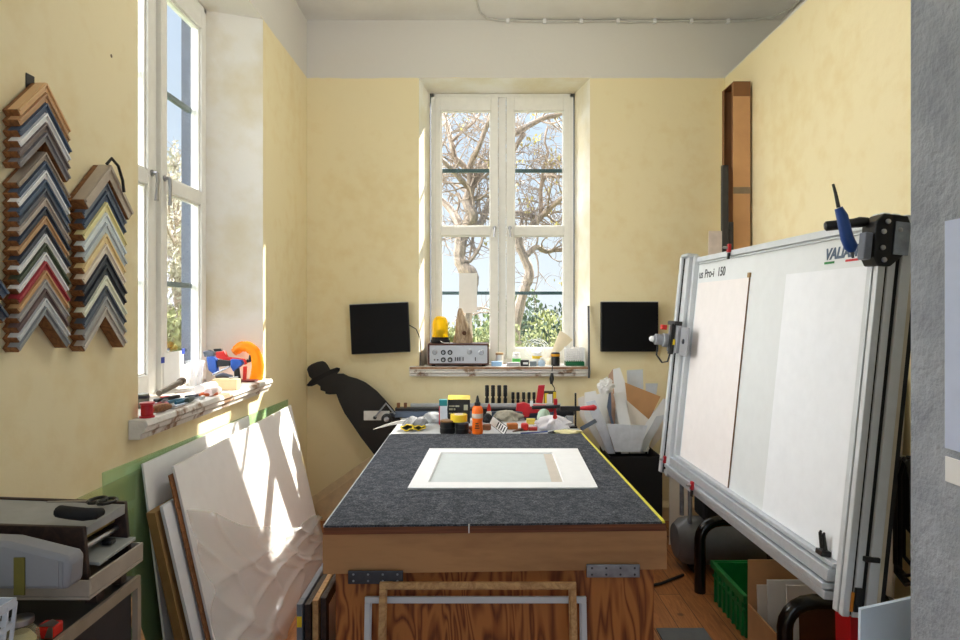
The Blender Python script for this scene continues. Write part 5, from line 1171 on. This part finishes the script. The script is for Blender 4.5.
# ------------------------------------------------------------------ things on the side window board
SL = 1.1855
sp1 = thing('thread_spool', 'red spool standing at the near corner of the side window board', 'spool', (-1.285,2.445,SL))
T = Matrix.Translation((-1.285,2.47,SL))
MB().lathe([(.027,0),(.027,.006),(.022,.008),(.022,.050),(.027,.052),(.027,.058),(.008,.058)], T, 24).build('spool_body', RED, sp1, smooth=True)
tn = thing('small_tin', 'grey green tin behind the red spool', 'tin', (-1.45,2.72,SL)); T = Matrix.Translation((-1.45,2.72,SL))
MB().lathe([(.038,0),(.040,.003),(.040,.055),(.038,.058),(.004,.058)], T, 24).build('tin_body', M('tin_grey_green',(120,122,110),.4,.5), tn, smooth=True)
MB().lathe([(.0405,.040),(.0415,.042),(.0415,.050),(.0405,.052)], T, 24).build('tin_rim', DSTEEL, tn, smooth=True)
cz = thing('chisel', 'chisel with turned wooden handle lying along the front of the side board', 'chisel', (-1.285,2.6,SL))
MB().tube([(-1.30,2.535,SL+.019),(-1.297,2.56,SL+.019),(-1.293,2.61,SL+.018),(-1.290,2.64,SL+.016),(-1.288,2.655,SL+.014)], [.012,.017,.018,.013,.011], 12).build('wooden_handle', WOODB, cz, smooth=True)
MB().tube([(-1.288,2.656,SL+.014),(-1.285,2.675,SL+.012)], .012, 12).build('ferrule', CHROME, cz); MB().box((-1.294,2.676,SL+.006),(-1.276,2.80,SL+.010)).build('blade', STEEL, cz)
hm = thing('round_file', 'grey tool handle lying across the other tools on the side board', 'tool', (-1.42,3.0,SL))
MB().tube([(-1.405,2.80,SL+.050),(-1.415,3.02,SL+.074)], .013, 12).build('bare_handle', M('weathered_grey_wood',(128,116,104),.7), hm, smooth=True)
MB().tube([(-1.4152,3.021,SL+.0742),(-1.4168,3.05,SL+.077)], .018, 12).build('steel_collar', M('brown_steel',(110,96,84),.5,.5), hm, smooth=True)
def plier(lab, x, y, l, ang, m_, z=SL+.011, nm='pliers'):
    t = thing(nm, lab, nm if nm!='pliers' else 'pliers', (x,y,SL)); T = upright((x,y,z),0,0,ang)
    for s in (-1,1): MB().tube([T @ V((s*.022,-l*.55,0)), T @ V((s*.024,-l*.30,0)), T @ V((s*.012,-l*.05,0)), T @ V((s*.006,0,0))], [.007,.0085,.008,.006], 8).build('grip', m_, t, smooth=True)
    for s in (-1,1): MB().prism([T @ V((s*.002,.001,-.006)), T @ V((s*.014,.02,-.006)), T @ V((s*.009,l*.4,-.005)), T @ V((s*.001,l*.42,-.005))], T.to_3x3() @ V((0,0,.011))).build('jaw', DSTEEL, t)
    MB().lathe([(.008,0),(.008,.016)], T @ Matrix.Translation((0,-.004,-.008)), 12).build('pivot', CHROME, t)
plier('pliers with red grips lying behind the wooden chisel handle', -1.375, 2.78, .24, .35, M('dark_red_grip',(128,26,34),.5))
plier('pliers with blue grips in the middle of the side board tools', -1.330, 2.885, .20, -.1, M('teal_blue_grip',(36,92,118),.5), SL+.011)
plier('pliers with orange grips at the far end of the tool heap', -1.335, 3.03, .16, 2.6, M('orange_grip',(196,88,34),.5))
kn = thing('utility_knife', 'black and red utility knife lying on the tool heap', 'knife', (-1.40,2.95,SL))
MB().bar((-1.44,2.84,SL+.012),(-1.41,2.99,SL+.012),.026,.016).build('knife_body', BLACK, kn, bevel=.004); MB().bar((-1.4325,2.875,SL+.022),(-1.4225,2.925,SL+.022),.012,.003).build('red_slider', RED, kn)
sd_ = thing('screwdriver', 'screwdriver with dark green grip lying before the pliers', 'screwdriver', (-1.295,2.86,SL))
MB().tube([(-1.292,2.82,SL+.014),(-1.296,2.85,SL+.015),(-1.302,2.90,SL+.013)], [.011,.014,.009], 10).build('grip', M('dark_green_grip',(52,66,60),.5), sd_, smooth=True); MB().tube([(-1.302,2.901,SL+.012),(-1.315,3.0,SL+.006)], .004, 8).build('shaft', STEEL, sd_)
tag(MB().tube([(-1.285,2.945,SL+.009),(-1.290,2.985,SL+.009)], .009, 10).build('glue_stick', M('pale_stick',(196,196,190),.5), smooth=True), 'short pale glue stick at the front of the tool heap', 'glue stick')
rl = thing('masking_roll', 'white paper roll lying beside the tool heap', 'roll', (-1.36,3.15,SL))
MB().tube([(-1.36,3.10,SL+.026),(-1.36,3.26,SL+.026)], .026, 20).build('roll_body', PAPER, rl, smooth=True)
o = MB().tube([(-1.295,3.05,SL+.020),(-1.285,3.14,SL+.020)], .020, 18).build('pink_roll', M('pinkish_white',(226,206,200),.6), smooth=True); tag(o, 'short pinkish roll at the front edge of the side board', 'roll')
cl_ = thing('clear_cup', 'clear crumpled plastic cup standing by the side window', 'cup', (-1.515,3.40,SL))
def cup(s,t):
    a = s*2*math.pi; r = (.032+.014*t)*(1+.05*math.sin(6*a+4*t)+.03*math.sin(13*a)); return (-1.515+r*math.cos(a), 3.40+r*math.sin(a), SL+.001+.145*t)
MB().grid(cup, 40, 10).build('cup_wall', glassmat('cup_plastic',(.97,.98,1),trans=.7,body=(.9,.93,.97)), cl_, smooth=True)
pn = thing('window_paper', 'white paper sheet taped inside the side window with blue tape', 'paper', (-1.583,3.3,1.2))
MB().box((-1.5845,3.205,1.205),(-1.583,3.42,1.385)).build('paper_sheet', PAPER, pn)
for y,z in ((3.175,1.335),(3.395,1.365)): MB().box((-1.5826,y,z),(-1.5816,y+.035,z+.03)).build('blue_tape', M('blue_tape',(34,64,160),.5), pn)
wbk = MB().box((-1.385,3.30,SL),(-1.255,3.36,SL+.056)); tag(wbk.build('wood_block', M('pale_pine',(232,204,160),.6,var=.06), bevel=.002), 'pale pine block under the metal fittings on the side board', 'block')
o = thing('metal_fittings', 'grey metal bracket fittings lying on the pale pine block', 'fitting', (-1.32,3.33,SL+.057))
MB().tube([(-1.375,3.325,SL+.068),(-1.34,3.335,SL+.075),(-1.29,3.33,SL+.068)], [.008,.014,.009], 8).build('fitting_body', DSTEEL, o, smooth=True); MB().tube([(-1.30,3.315,SL+.063),(-1.265,3.345,SL+.063)], .005, 8).build('fitting_pin', STEEL, o)
# blue staple gun
sg = thing('staple_gun', 'blue and black staple gun resting on its grip by the side window', 'staple gun', (-1.45,3.62,SL))
ys = 3.60
def SG(pts, d=.034, y=ys): return MB().prism([P(x,yy,y) for x,yy in pts], (0,d,0))
SG([(206,357),(212,356),(216,359),(217,372),(214,375),(208,370)]).build('gun_nose', BLUE, sg, bevel=.005)
SG([(202.5,351.5),(208,350),(214,352),(214,356),(204,357)],.03,ys+.002).build('magazine', DSTEEL, sg, bevel=.004)
SG([(217.2,359.5),(230,361),(230,366),(217.2,367)],.030,ys+.002).build('black_barrel', BLACKM, sg, bevel=.004)
SG([(230.2,359),(241,360),(243,364),(238,368),(233,372),(230.2,367)]).build('gun_body', BLUE, sg, bevel=.005)
SG([(233.5,370.5),(238,367.5),(240.5,387),(237,387.5),(234,378)],.028,ys+.003).build('grip', BLACKM, sg, bevel=.005)
MB().bar(P(212,375,ys-.008),P(230,366.5,ys-.008),.008,.012,up=(0,1,0)).build('lever', STEEL, sg, bevel=.002)
gg = thing('glue_gun', 'red and black glue gun on a wire stand behind the blue staple gun', 'glue gun', (-1.40,3.70,SL))
yg = 3.70
MB().prism([P(x,y,yg) for x,y in ((215,352),(224,351),(227,357),(243,359),(247,362),(245,365),(228,361),(216,358))], (0,.028,0)).build('gun_body', REDP, gg, bevel=.004)
MB().tube([P(247.2,361,yg+.014),P(250,361,yg+.014),P(249.8,355,yg+.014)], [.012,.010,.004], 10).build('black_nozzle', BLACK, gg, smooth=True)
MB().prism([P(x,y,yg) for x,y in ((243,366.5),(246,366.5),(245.5,381),(242.5,381))], (0,.02,0)).build('trigger_post', REDP, gg, bevel=.003)
p_ = P(248,381,yg); MB().box((p_.x-.055,yg-.02,SL),(p_.x+.045,yg+.045,SL+.010)).build('stand_base', M('dark_red_black',(96,34,30),.5), gg, bevel=.003)
MB().prism([P(x,y,yg+.004) for x,y in ((213,349),(221,348.5),(222,351),(214,351.8))], (0,.02,0)).build('top_knob', BLACK, gg, bevel=.003)
ho = thing('orange_hose', 'thick translucent orange hose bent over at the sunny end of the side board', 'hose', (-1.28,3.80,SL))
HOSE = glassmat('orange_hose_plastic',(1,.62,.12),trans=.25,body=(1.0,.46,.05))
yh = 3.79
hp_ = [P(236,350.5,yh),P(241,346.5,yh),P(248,346.5,yh),P(254,351,yh),P(257,358,yh),P(258,366,yh),P(257,374,yh),P(256,378.5,yh)]
hp_[-1].z = SL+.002
sm_ = []
for i in range(len(hp_)-1):
    for k in range(6): sm_.append(lerp(hp_[i],hp_[i+1],k/6))
sm_.append(hp_[-1])
MB().tube(sm_, [lerp(.028,.036,i/len(sm_))*(1+.05*(i%2)) for i in range(len(sm_))], 20).build('hose_tube', HOSE, ho, smooth=True, angle=60)
MB().tube([sm_[0]+V((-.001,0,-.002)), sm_[0]+V((-.012,0,-.010))], .024, 18).build('hose_end', M('amber_end',(236,150,40),.5), ho, smooth=True)
